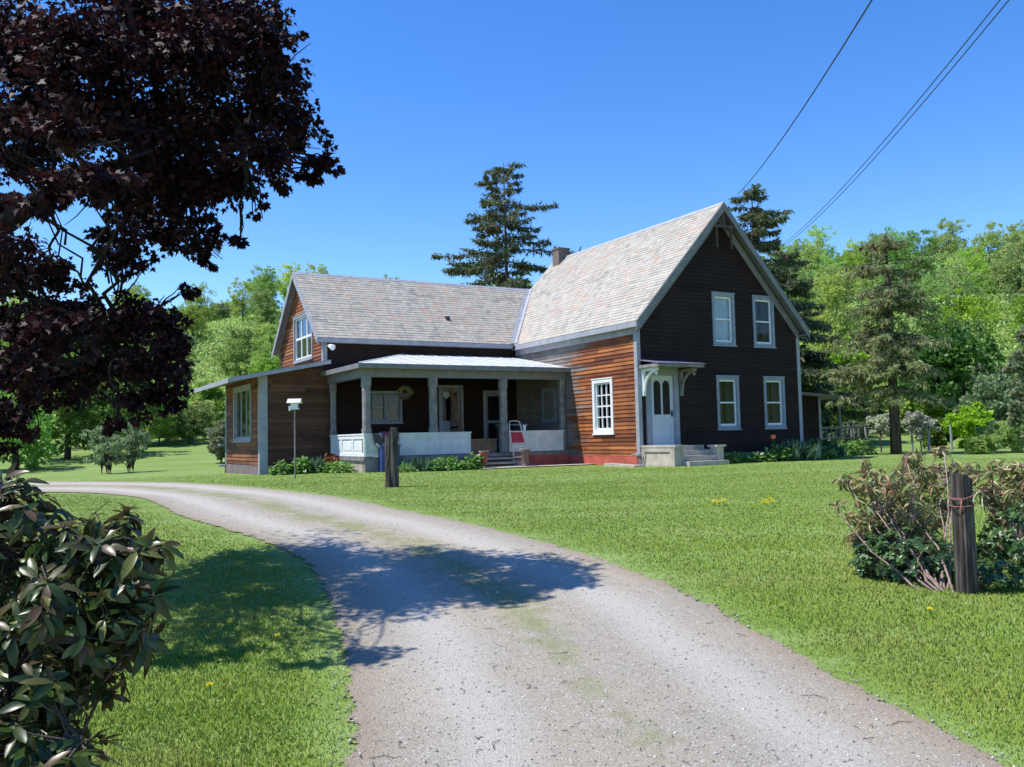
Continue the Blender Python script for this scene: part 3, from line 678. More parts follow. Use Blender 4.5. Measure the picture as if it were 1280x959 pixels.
# ---- openings of the front gable and the side wall
H_front = []; H_side = []
for u0, u1, z0, z1, cu in ((2.98, 3.90, 1.0, 2.62, 'lace'), (4.96, 5.88, 1.0, 2.62, 'lace'), (2.92, 3.84, 3.575, 5.19, 'curtain'), (4.62, 5.54, 3.575, 5.19, 'lace')):
    lab = 'window with a white blind drawn down, painted pale blue for the reflected sky' if cu == 'curtain' else None
    H_front.append(window(fr_front, u0, u1, z0, z1, curtain=cu, label=lab, cdepth=.085 if cu == 'curtain' else .15))
H_side.append(window(fr_side, 1.20, 2.25, .95, 2.61, cols=3, rows=4, casmat='white', cas=.11, curtain=None, sash=.05, mun=.035, label='white twelve pane window lit by the sun'))
H_front.append((.42, 1.30, .55, 2.70)) 
# ---- walls
gab = lambda z: (0.0, W) if z < 4.2 else ((z-4.2)/SL, W-(z-4.2)/SL)
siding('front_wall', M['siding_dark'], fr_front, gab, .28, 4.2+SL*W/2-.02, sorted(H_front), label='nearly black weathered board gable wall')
siding('side_wall', M['siding_red'], fr_side, lambda z: (0, 9.1), .28, 4.25, H_side, label='orange and brown board wall catching the sun')
MB(FR(W, 0, 0, 1, 1, 0)).box(0, 9.1, -.1, 0, -.4, 4.25).build('east_wall', M['siding_brown'], house)
b_ = MB(); b_.face([(0, 9.1, 0), (W, 9.1, 0), (W, 9.1, 4.2), (W/2, 9.1, 7.7), (0, 9.1, 4.2)]); b_.build('rear_wall', M['siding_brown'], house)
MB().box(.05, W-.05, .35, 9.0, 2.9, 3.0).box(.05, W-.05, .3, 9.0, .3, .4).box(.1, W-.1, 4.0, 4.1, .4, 2.9).build('inner_floor', M['dark'], house)
# ---- foundation
MB().box(-.01, .12, .13, 3.6, -.5, .278).box(-.01, .12, 3.6, 9, -.5, .278).build('foundation', M['redpaint'], house, label='red painted foundation under the sunny side wall')
MB().box(0.002, W, -.012, .12, -.5, .279).build('foundation', M['plum'], house)
# ---- trim
t_ = MB(); t_.box(-.028, .10, -.03, -.002, .28, 4.15).box(-.028, -.001, 0, .12, .28, 4.15)
t_.build('corner_board', M['trim'], house)
MB().box(W-.11, W+.03, -.03, -.001, .2, 4.15).build('corner_board', M['trim'], house)
def slates(top, e0, e1, r0, r1, name='roof', lip=.012, pitch=.14, **k):
    """courses of slate between an eave edge (e0-e1) and a ridge edge (r0-r1)"""
    e0, e1, r0, r1 = map(Vector, (e0, e1, r0, r1)); U = (e1-e0).normalized(); V = (r0-e0); V -= U*V.dot(U); L = V.length; V.normalize(); Nn = U.cross(V).normalized()
    if Nn.z < 0: Nn = -Nn
    mb = MB(); n = int(L/pitch)
    for i in range(n+1):
        a, b = i*pitch/L, min(1, (i+1)*pitch/L)
        if b-a < 1e-3: continue
        A0, A1 = e0.lerp(r0, a), e1.lerp(r1, a); B0, B1 = e0.lerp(r0, b), e1.lerp(r1, b)
        # uneven butts: the course is cut in short runs
        w_ = (A1-A0).length; m_ = max(1, int(w_/.55)); random.seed(i*7+int(L*10))
        for j in range(m_):
            f0, f1 = j/m_, (j+1)/m_; l = lip*random.uniform(.6, 1.25)
            p, q = A0.lerp(A1, f0)+Nn*l, A0.lerp(A1, f1)+Nn*l; s, t2 = B0.lerp(B1, f1)+Nn*.001, B0.lerp(B1, f0)+Nn*.001
            uv = lambda x: ((x-e0).dot(U)+50, (x-e0).dot(V)); va, vb = a*L+.002, b*L-.002
            mb.face([p, q, s, t2], [(uv(p)[0], va), (uv(q)[0], va), (uv(s)[0], vb), (uv(t2)[0], vb)])
            lo = random.uniform(0, .004); mb.face([A0.lerp(A1, f0), A0.lerp(A1, f1), q, p], [(uv(p)[0], va), (uv(q)[0], va), (uv(q)[0], va), (uv(p)[0], va)])
    return mb.build(name, M['slate'], house, **k)
def under(parent, pts, th=.07, mat='rake', name='soffit'):
    pts = [Vector(p) for p in pts]; nn = (pts[1]-pts[0]).cross(pts[2]-pts[0]).normalized()
    if nn.z < 0: nn = -nn
    return MB().slab([tuple(p-nn*.003) for p in pts], -nn*th).build(name, M[mat], parent)
E0, E1 = (-OB, -OA, ZE), (-OB, LM, ZE); R0, R1 = (W/2, -OA, ZR), (W/2, LM, ZR); X0, X1 = (W+OB, -OA, ZE), (W+OB, LM, ZE)
rf = slates(None, E0, E1, R0, R1, name='main_roof', label='steep slate roof of grey, cream and pinkish slates')
slates(None, X0, X1, R0, R1, name='main_roof')
under(rf, [E0, R0, R1, E1]); under(rf, [X0, X1, R1, R0])
# ridge cap and metal flashing
MB().slab([(W/2-.09, -OA-.01, ZR-.075), (W/2, -OA-.01, ZR+.022), (W/2, LM+.01, ZR+.022), (W/2-.09, LM+.01, ZR-.075)], (0, 0, -.01)).slab([(W/2+.09, -OA-.01, ZR-.075), (W/2, -OA-.01, ZR+.022), (W/2, LM+.01, ZR+.022), (W/2+.09, LM+.01, ZR-.075)], (0, 0, -.01)).build('ridge_cap', M['trim'], rf)
# rake boards on the gable
def rake(y, x0, z0, x1, z1, dep, th, mat='rake', name='rake_board', off=.0):
    mb = MB(); mb.slab([(x0, y, z0-off), (x1, y, z1-off), (x1, y, z1-dep), (x0, y, z0-dep)], (0, th, 0)); return mb.build(name, M[mat], house)
rake(-OA-.028, -OB, ZE-.01, W/2, ZR-.01, .26, .027); rake(-OA-.028, W+OB, ZE-.01, W/2+.001, ZR-.01, .26, .027)
rake(-.05, 0, 4.13, W/2, 4.13+SL*W/2, .30, .03); rake(-.05, W, 4.13, W/2+.001, 4.13+SL*W/2, .30, .03)
# cornice along the eave
MB().box(-OB-.012, -OB+.012, -OA, 6.6, ZE-.17, ZE-.01).box(-OB+.013, 0, -OA+.02, 6.9, ZE-.16, ZE-.135).box(-.03, -.002, .13, 6.9, ZE-.34, ZE-.162).build('cornice', M['trim'], house)
MB().box(W+OB-.012, W+OB+.012, -OA, LM, ZE-.17, ZE-.01).box(W, W+OB-.013, -OA+.02, LM, ZE-.16, ZE-.135).build('cornice', M['rake'], house)
# truss in the peak
yk = -OA+.02; pk = MB(); pk.box(2.98, 3.04, yk, yk+.06, 6.55, 7.50).box(3.58, 3.64, yk, yk+.06, 6.55, 7.50).box(2.80, 3.82, yk-.005, yk+.065, 7.18, 7.27).box(W/2-.05, W/2+.05, yk+.004, yk+.056, 7.275, 7.78)
pk.build('gable_truss', M['wicker'], house)
# chimney
ch = MB(); ch.box(2.97, 3.47, 8.52, 8.98, 7.3, 8.27).box(2.94, 3.50, 8.49, 9.01, 8.27, 8.32).box(3.1, 3.34, 8.64, 8.86, 8.32, 8.36)
ch.build('chimney', M['brick'], rf)
# ---- wing
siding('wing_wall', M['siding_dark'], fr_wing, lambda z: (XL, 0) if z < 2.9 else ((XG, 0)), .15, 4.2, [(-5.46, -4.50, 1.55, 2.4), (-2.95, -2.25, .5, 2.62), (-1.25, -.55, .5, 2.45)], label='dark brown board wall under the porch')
HG = [window(fr_gable, 8.05, 10.22, 3.66, 5.25, cols=3, rows=2, casmat='trim', cas=.08, curtain=None, sash=.05, mun=.07, midrail=False, label='triple window high in the small left gable')]
gw = lambda z: (YW, 2*YR-YW) if z < 4.39 else (YW+(z-4.39)/SW, 2*YR-YW-(z-4.39)/SW)
siding('gable_wall', M['siding_west'], fr_gable, gw, 3.3, 6.66, HG, label='orange board wall of the small left gable')
MB().box(XG+.05, 3.3, 2*YR-YW-.1, 2*YR-YW, -.5, 4.2).box(XG+.2, -.1, YW+.5, 11.8, 3.2, 3.3).box(XG+.3, -.1, YW+1.8, YW+1.9, 0, 3.2).build('rear_wall', M['siding_brown'], house)
A = (-7.3, 6.7408, WE); B = (-OB, 6.7408, WE); C_ = (2.15, YR, WR); D_ = (-7.3, YR, WR); A2 = (-7.3, 2*YR-6.7408, WE); B2 = (3.3, 2*YR-6.7408, WE); C2 = (3.3, YR, WR)
wf = slates(None, A, B, D_, C_, name='wing_roof', label='long low slate roof of the wing, patched with pinkish slates'); slates(None, A2, B2, D_, C2, name='wing_roof')
under(wf, [A, B, C_, D_]); under(wf, [A2, D_, C2, B2])
MB().slab([(-7.31, YR-.1, WR-.075), (-7.31, YR, WR+.022), (2.1, YR, WR+.022), (2.1, YR-.1, WR-.075)], (0, 0, -.01)).slab([(-7.31, YR+.1, WR-.075), (-7.31, YR, WR+.022), (2.1, YR, WR+.022), (2.1, YR+.1, WR-.075)], (0, 0, -.01)).build('ridge_cap', M['trim'], wf)
# metal valley
vA, vB = Vector((-OB, 6.72, WE+.02)), Vector((2.15, YR, WR+.02)); vd = Vector((.0, -.17, .03)); 
vm = MB(); vm.face([vA+Vector((-.16, 0, .012)), vA+Vector((.02, -.0, .012)), vB+Vector((.02, 0, .012)), vB+Vector((-.16, 0, .012))]); vm.face([vA+Vector((.02, 0, .012)), vA+Vector((.02, -.2, .02)), vB+Vector((.02, -.2, .02)), vB+Vector((.02, 0, .012))])
vm.build('valley', M['trim'], wf)
MB().box(-7.3, -OB-.03, 6.725, 6.75, WE-.15, WE-.01).box(-7.05, -OB-.03, 6.751, 6.95, WE-.15, WE-.13).build('cornice', M['trim'], house)
def raky(x, y0, z0, y1, z1, dep, th): MB().slab([(x, y0, z0), (x, y1, z1), (x, y1, z1-dep), (x, y0, z0-dep)], (th, 0, 0)).build('rake_board', M['trim'], house)
raky(-7.328, 6.74, WE-.01, YR, WR-.01, .2, .027); raky(-7.328, 2*YR-6.74, WE-.01, YR+.001, WR-.01, .2, .027)
MB().box(XG-.03, XG-.002, YW-.02, YW+.12, 3.45, 4.33).box(XG-.03, XG+.1, YW-.05, YW-.021, 3.45, 4.15).build('corner_board', M['trim'], house)
# snow hook and soil pipe on the wing roof
vp = Vector((-2.3, 7.72, WE+SW*(7.72-6.7408))); MB().box(vp.x-.07, vp.x+.07, vp.y-.05, vp.y+.15, vp.z-.02, vp.z+.12).build('roof_vent', M['black'], wf)
fl = MB(); fl.tube([(-6.95, 6.95, 3.96), (-6.95, 6.74, 3.93)], .03).tube([(-6.95, 6.74, 3.93), (-6.88, 6.56, 3.86)], [.05, .10], 12).build('flood_lamp', M['white'], house)
# porch wall windows and doors
window(fr_wing, -5.56, -4.41, 1.47, 2.49, cols=2, rows=2, cas=.07, casmat='bluegrey', sashmat='trim', curtain=None, mun=.05)
md = MB(fr_wing); md.box(-5.02, -4.94, -.07, .03, 1.5, 2.45).build('mullion', M['bluegrey'], house)
def pdoor(u0, u1, z1, label, rails):
    mb = MB(fr_wing); mb.box(u0, u0+.1, -.02, .04, .46, z1).box(u1-.1, u1, -.02, .04, .46, z1).box(u0+.1, u1-.1, -.02, .04, z1-.1, z1)
    d = mb.build('door', M['trim'], house, label=label); l = MB(fr_wing); a, b = u0+.1, u1-.1
    l.box(a, a+.1, -.06, -.02, .46, z1-.1).box(b-.1, b, -.06, -.02, .46, z1-.1)
    for z, h in rails: l.box(a+.1, b-.1, -.06, -.02, z, z+h)
    l.build('door_leaf', M['bluegrey'], d)
    MB(fr_wing).face([(a+.05, -.045, .5), (b-.05, -.045, .5), (b-.05, -.045, z1-.1), (a+.05, -.045, z1-.1)]).build('pane', M['glass'], d)
    MB(fr_wing).lathe([(0, 0), (.025, .01), (.03, .03), (0, .05)], (b-.05, -.0, 1.4), 8).build('handle', M['black'], d)
    return d
pdoor(-3.06, -2.14, 2.73, 'glazed porch door reflecting the sky', [(.46, .2), (2.5, .13)])
pdoor(-1.36, -.46, 2.56, 'dark screen door behind the porch steps', [(.46, .25), (1.42, .1), (2.36, .1)])
window(fr_side, 4.36, 5.21, 1.40, 2.50, cols=1, rows=2, cas=.09, casmat='bluegrey', sashmat='bluegrey', curtain='lace', label='small window under the porch roof')
MB(fr_wing).face([(-2.95, -.03, 2.68), (-2.28, -.03, 2.68), (-2.28, -.03, 2.62), (-2.72, -.03, 2.28), (-2.95, -.03, 2.36)]).build('painted_sky_reflection', M['curtain'], [q for q in house.children if q.name.startswith('door') and q.get('label', '').startswith('glazed')][0])  # sky reflected in the door glass, painted as a pale flat patch
# ---- lean-to at the left
HW = [window(fr_west, 8.02, 10.46, .98, 2.76, cols=3, rows=1, cas=.09, casmat='trim', sashmat='trim', curtain=None, sash=.05, mun=.06, label='tall triple window of the low side wing')]
siding('lean_to_wall', M['siding_west'], fr_west, lambda z: (YW, 11.7), .22, 3.02, HW, label='orange board west wall of the low side wing')
siding('lean_to_front_wall', M['siding_brown'], FR(0, YW-.004, 1, 0, 0, -1), lambda z: (XL, XG+.2), .22, 3.0, label='brown board front wall of the low side wing, lightened for grazing sun')
b_ = MB(); b_.slab([(XL, YW-.002, 3.0), (XG+.2, YW-.002, 3.0), (XG+.2, YW-.002, 3.42), (XL, YW-.002, 3.0)], (0, .05, 0)).build('lean_to_upper_wall', M['siding_brown'], house)
MB().box(XL, XG, 11.6, 11.7, -.7, 2.98).box(XL+1.2, XL+1.25, 7.2, 11.4, .2, 2.9).build('rear_wall', M['siding_brown'], house)
MB().box(XL-.012, XL+.1, YW+.005, 11.7, -.9, .219).build('foundation', M['plum'], house); MB().box(XL, XG, YW-.03, YW+.004, -.9, .219).build('foundation', M['plum'], house)
MB().box(XL-.03, XL+.22, YW-.045, YW-.022, -.1, 2.95).box(XL-.032, XL-.002, YW-.02, YW+.13, -.1, 2.97).build('corner_board', M['trim'], house)
MB().box(XL-.032, XL-.002, 11.6, 11.72, .2, 2.97).build('corner_board', M['trim'], house)
lt = MB(); P0 = (-10.1, 6.42, 2.85); P1 = (-7.0, 6.42, 3.462); P2 = (-7.06, 12.4, 3.452); P3 = (-10.1, 12.4, 2.85)
lt.slab([P0, P1, P2, P3], (0, 0, -.03)); lr = lt.build('lean_to_roof', M['rake'], house, label='low pitched grey tin roof of the side wing')
MB().slab([(-10.1, 6.40, 2.83), (-7.0, 6.40, 3.44), (-7.0, 6.40, 3.33), (-10.1, 6.40, 2.72)], (0, .02, 0)).box(-10.125, -10.103, 6.4, 12.4, 2.70, 2.84).build('fascia', M['trim'], lr)
MB().slab([(-10.08, 6.45, 2.785), (-7.0, 6.45, 3.39), (-7.0, 12.35, 3.39), (-10.08, 12.35, 2.785)], (0, 0, -.02)).build('soffit', M['rake'], lr)
ub = MB(); ub.box(-9.06, -8.86, 11.75, 11.98, -.25, .85); ub.build('utility_box', M['black'], house, label='narrow dark box at the back corner of the side wing')
[MB().tube([(-9.3, 11.86, z), (-8.9, 11.86, z)], .04).build('pipe', M['trim'], house) for z in (.16, .87)]
# ---- right rear addition
siding('addition_wall', M['siding_dark'], FR(0, 3, 1, 0, 0, -1), lambda z: (W, 10.95), -.3, 2.3)
MB().box(10.9, 10.95, 3.0, 8, -.5, 2.3).build('addition_wall', M['siding_dark'], house); MB().box(10.86, 10.98, 2.955, 2.98, -.3, 2.3).build('corner_board', M['trim'], house)
MB().slab([(W, 2.7, 2.5), (12.1, 2.7, 2.2), (12.1, 9, 2.2), (W, 9, 2.5)], (0, 0, -.1)).build('addition_roof', M['rake'], house)
dk = MB(); dk.box(10.98, 13.3, 3.0, 3.05, .95, 1.03).box(10.98, 13.3, 3.0, 3.05, .55, .62).box(12.1, 12.2, 3.06, 3.16, -.3, 2.15)
for i in range(9): dk.box(11.1+i*.26, 11.15+i*.26, 3.06, 3.1, .5, .96)
dk.build('deck_railing', M['rake'], house)
# ---- porch
YP, XP, ZF = 3.7066, -6.92, .43
MB().box(XP-.05, -.02, YP-.02, YW-.04, ZF-.1, ZF).build('porch_floor', M['postgrey'], house)
MB().box(XP, XP+.2, YP+.23, YW-.1, -.5, ZF-.1).build('porch_foundation', M['concrete'], house, label='pale stone foundation at the sunny end of the porch')
MB().box(XP, -3.75, YP, YP+.22, -.5, ZF-.1).build('porch_foundation', M['stone'], house); MB().box(-2.1, -.02, YP, YP+.2, -.5, ZF-.1).build('porch_foundation', M['redpaint'], house, label='dull red foundation under the right end of the porch')
def post(x, y, w_=.25):
    mb = MB(); h = w_/2; c = h*.35
    for z0, z1, k in ((ZF, 1.25, 1), (1.25, 2.45, .86), (2.45, 2.73, 1)):
        q = h*k; oc = [(x-q+c, y-q), (x+q-c, y-q), (x+q, y-q+c), (x+q, y+q-c), (x+q-c, y+q), (x-q+c, y+q), (x-q, y+q-c), (x-q, y-q+c)]
        mb.slab([(a, b, z1) for a, b in oc], (0, 0, z0-z1))
    mb.build('porch_post', M['postgrey'], house)
for x in (-6.81, -4.71, -2.31): post(x, YP+.13)
post(-.12, YP+.13, .2); post(XP+.1, YW-.2, .2)
bm_ = MB(); bm_.box(XP-.03, -.02, YP+.02, YP+.22, 2.73, 3.03).box(XP-.03, XP+.17, YP+.221, YW-.05, 2.73, 3.03).build('porch_beam', M['rake'], house)
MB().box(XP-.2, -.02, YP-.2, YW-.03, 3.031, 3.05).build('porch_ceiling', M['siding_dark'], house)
def railing(fr, u0, u1, npan, mat='railpaint', label=None, groove=True):
    mb = MB(fr); mb.box(u0, u1, -.09, .0, ZF+.02, 1.06); r = mb.build('porch_railing', M[mat], house, label=label)
    d = MB(fr); d.box(u0-.02, u1+.02, -.13, .04, 1.06, 1.105); d.box(u0, u1, 0, .026, ZF+.02, ZF+.12).box(u0, u1, 0, .026, .96, 1.06)
    L = u1-u0
    for i in range(npan+1):
        u = u0+L*i/npan; a, b = max(u0, u-.06), min(u1, u+.06); d.box(a, b, 0, .024, ZF+.12, .96)
    d.build('railing_frame', M[mat], r)
    p = MB(fr)
    for i in range(npan):
        a, b = u0+L*i/npan+.14, u0+L*(i+1)/npan-.14; p.box(a, b, 0, .012, ZF+.19, .89)
    p.build('railing_panel', M[mat], r); return r
fr_ps = FR(XP, 0, 0, 1, -1, 0); fr_pf = FR(0, YP, 1, 0, 0, -1)
railing(fr_ps, YP+.0, YW-.3, 3, 'white', 'white panelled railing at the sunlit end of the porch'); railing(fr_pf, XP+.002, -3.55, 3, label='low panelled railing left of the porch steps'); railing(fr_pf, -2.2, -.2, 2, label='low panelled railing right of the porch steps')
# porch roof: three tin slopes with seams
Z0, Z1 = 3.10, 3.745; HL = (XP-.23, YP-.23); HI = (-4.31, YW-.03)
pr = MB(); pr.face([(HL[0], HL[1], Z0), (-.0, HL[1], Z0), (-.0, HI[1], Z1), (HI[0], HI[1], Z1)]); pr.face([(HL[0], HL[1], Z0), (HI[0], HI[1], Z1), (HL[0], HI[1], Z0)])
prf = pr.build('porch_roof', M['metalroof'], house, label='pale tin roof of the porch')
sm = MB()
for i in range(14):
    x = -.35-i*.5; 
    if x < HL[0]+.1: break
    t = 1 if x > HI[0] else (x-HL[0])/(HI[0]-HL[0]); sm.tube([(x, HL[1], Z0+.008), (x, HL[1]+(HI[1]-HL[1])*t, Z0+(Z1-Z0)*t+.008)], .014, 4)
sm.tube([(HL[0], HL[1], Z0+.01), (HI[0], HI[1], Z1+.01)], .02, 5); sm.build('roof_seam', M['metalroof'], prf)
MB().box(HL[0]-.012, -.0, HL[1]-.025, HL[1]-.0, Z0-.14, Z0+.0).box(HL[0]-.025, HL[0], HL[1], HI[1], Z0-.14, Z0).box(HL[0], -.02, HL[1], YP+.02, Z0-.13, Z0-.10).box(HL[0], XP-.03, YP+.02, YW-.03, Z0-.13, Z0-.10).build('fascia', M['rake'], prf)
# porch steps
st = MB()
for i, (z, y) in enumerate(((.30, YP-.32), (.17, YP-.64), (.05, YP-.95))): st.box(-3.5, -2.25, y, y+.36, z-.06, z)
st.box(-3.52, -3.45, YP-.8, YP, -.1, .2).box(-2.3, -2.23, YP-.8, YP, -.1, .2); st.build('porch_step', M['concrete'], house)
MB().box(-3.55, -2.2, YP+.03, YP+.05, -.4, ZF-.11).build('step_riser', M['woodlight'], house)
# ---- front entry
es = MB(); es.box(.04, .30, -1.48, -.03, -.35, .52).build('entry_wall', M['concrete'], house)
MB().box(0.0, .35, -1.53, -.03, .521, .585).build('entry_cap', M['concrete'], house)
MB(FR(.04, 0, 0, 1, -1, 0)).box(-1.48, -.03, 0, .03, -.35, .06).box(-1.48, -1.3, 0, .03, .06, .51).box(-.2, -.03, 0, .03, .06, .51).box(-1.3, -.2, 0, .03, .40, .51).build('entry_panel', M['concrete'], house)
sp_ = MB(); sp_.box(.302, 1.55, -.95, -.03, -.3, .56).box(.302, 1.55, -1.2, -.951, -.3, .42).box(.302, 1.55, -1.45, -1.201, -.3, .28).box(.302, 1.75, -1.75, -1.451, -.3, .13).build('entry_step', M['concrete'], house)
MB().box(1.552, 1.80, -1.48, -1.2, -.3, .50).box(1.552, 1.70, -1.2, -.03, -.3, .44).build('entry_pier', M['concrete'], house); MB().box(1.50, 1.86, -1.53, -1.15, .501, .56).build('entry_cap', M['concrete'], house)
dmb = MB(fr_front); dmb.box(.24, .43, -.06, .06, .56, 2.62).box(1.28, 1.46, -.06, .06, .56, 2.62).box(.24, 1.46, -.06, .07, 2.62, 2.86)
fd = dmb.build('front_door', M['bluegrey'], house, label='pale panelled front door with two arched panes')
lf = MB(fr_front); D0, D1 = .431, 1.279; lf.box(D0, D1, -.05, -.012, .57, 2.619)
lf.box(D0, D0+.12, -.012, .006, .57, 2.6).box(D1-.12, D1, -.012, .006, .57, 2.6).box(D0+.12, D1-.12, -.012, .006, .57, .75).box(D0+.12, D1-.12, -.012, .006, 1.18, 1.30).box(D0+.12, D1-.12, -.012, .006, 1.36, 1.46).box(D0+.4, D1-.4, -.012, .007, 1.46, 2.55).box(D0+.12, D1-.12, -.012, .006, 2.52, 2.6)
lf.build('door_leaf', M['doorpaint'], fd)
gm = MB(fr_front)
for a, b in ((D0+.13, D0+.38), (D1-.38, D1-.13)):
    c = (a+b)/2; r = (b-a)/2; pts = [(a, .0, 1.47), (b, .0, 1.47)]+[(c+r*cos(t), .0, 2.30+r*1.3*sin(t)) for t in np.linspace(0, pi, 10)]; gm.slab(pts, (0, -.008, 0))
gm.build('pane', M['dark'], fd)
MB(fr_front).box(D1-.10, D1-.05, .007, .03, 1.40, 1.58).tube([(D1-.075, .03, 1.5), (D1-.075, .08, 1.5), (D1-.16, .08, 1.5)], .014, 6).build('handle', M['black'], fd)
hd = MB(); hd.slab([(-.03, -.98, 2.90), (1.72, -.98, 2.90), (1.62, -.06, 3.05), (.03, -.06, 3.05)], (0, 0, -.025)); hood = hd.build('door_hood', M['purpleroof'], house, label='small faded purple hood over the front door')
MB().box(0, 1.69, -.94, -.9, 2.79, 2.87).box(0, .04, -.9, -.06, 2.79, 2.88).box(1.65, 1.69, -.9, -.06, 2.79, 2.88).box(.04, 1.65, -.9, -.06, 2.84, 2.87).build('hood_frame', M['postgrey'], hood)
for x, mt in ((.10, 'white'), (1.50, 'postgrey')):
    bk = MB(); bk.box(x, x+.09, -.12, -.03, 2.0, 2.79).box(x, x+.09, -.72, -.12, 2.70, 2.789)
    arc = [(x+.045, -.12-.55*(1-cos(t)), 2.15+.56*sin(t)) for t in np.linspace(0, pi/2, 9)]; bk.tube(arc, .045, 6); bk.lathe([(0, 0), (.05, .03), (.03, .09), (0, .12)], (x+.045, -.66, 2.57), 8)
    bk.build('bracket', M[mt], hood)
hb = MB(); hb.tube([(-.03, -.1, .33), (-.2, -.12, .33), (-.28, -.13, .30)], .03, 7).tube([(-.05, -.02, .36), (-.33, -.02, .32)], .025, 6).build('downpipe', M['trim'], house)

# ================================================================== PURPLE MAPLE (its trunk stands left of the frame)
def P3(px, py, Y): return tuple(at(px, py, Y))
mx_, my_ = -6.2, 7.9
maple = empty('purple_maple', gnd(mx_, my_), label='big purple leaved maple leaning its dark crown in from the left over the driveway', cat='tree')
MLOBES = []
def ml(px, py, Y, rx, rz=None, ry=None):
    c = at(px, py, Y); k = Y/F; rz = rz or rx*.8; MLOBES.append((c.x, c.y, c.z, rx*k, (ry or rx*1.1)*k, rz*k))
for q in ((300, 20, 7.6, 62), (355, 30, 8.0, 30), (240, 60, 7.2, 75), (330, 90, 8.2, 58), (180, 25, 8.4, 85), (100, 60, 7.0, 90), (20, 60, 8.2, 85), (350, 140, 7.7, 52), (375, 175, 8.0, 38), (398, 198, 7.8, 27, 20), (412, 212, 7.8, 14, 14), (330, 190, 7.2, 48, 36), (270, 150, 8.4, 75),
          (180, 150, 7.4, 90), (80, 150, 8.8, 80), (225, 220, 7.8, 68, 55), (285, 215, 8.2, 50, 38), (350, 225, 7.9, 22, 20), (150, 235, 8.6, 75, 42), (255, 285, 7.7, 28, 45), (200, 285, 8.3, 62, 38), (250, 320, 7.7, 18, 22), (150, 310, 7.6, 50, 30), (90, 225, 7.4, 55, 30), (30, 200, 9.0, 55, 40), (10, 330, 7.4, 55, 55), (70, 345, 8.6, 40, 26),
          (60, 250, 9.0, 25, 14), (30, 410, 7.6, 60, 50), (100, 400, 8.0, 62, 36), (160, 400, 7.4, 55, 38), (205, 405, 7.8, 36, 26), (190, 450, 7.3, 42, 38), (205, 490, 7.6, 30, 32), (170, 500, 7.2, 38, 25), (130, 460, 8.4, 60, 38), (60, 470, 7.4, 60, 44), (222, 515, 7.6, 16, 22), (150, 535, 7.3, 28, 15), (10, 520, 7.2, 50, 40), (215, 425, 8.2, 25, 30), (85, 160, 5.6, 42, 40), (130, 225, 5.7, 40, 34), (50, 240, 5.6, 36, 30), (60, 425, 5.9, 50, 40), (20, 470, 5.8, 40, 40), (15, 150, 8.2, 40, 50), (8, 258, 8.4, 30, 26), (215, 262, 7.6, 26, 22), (320, 262, 7.8, 14, 16), (385, 225, 7.9, 16, 14), (265, 320, 7.7, 14, 16), (340, 60, 7.4, 30, 40), (300, 300, 7.7, 10, 10), (230, 365, 7.7, 18, 12)):
    ml(*q)
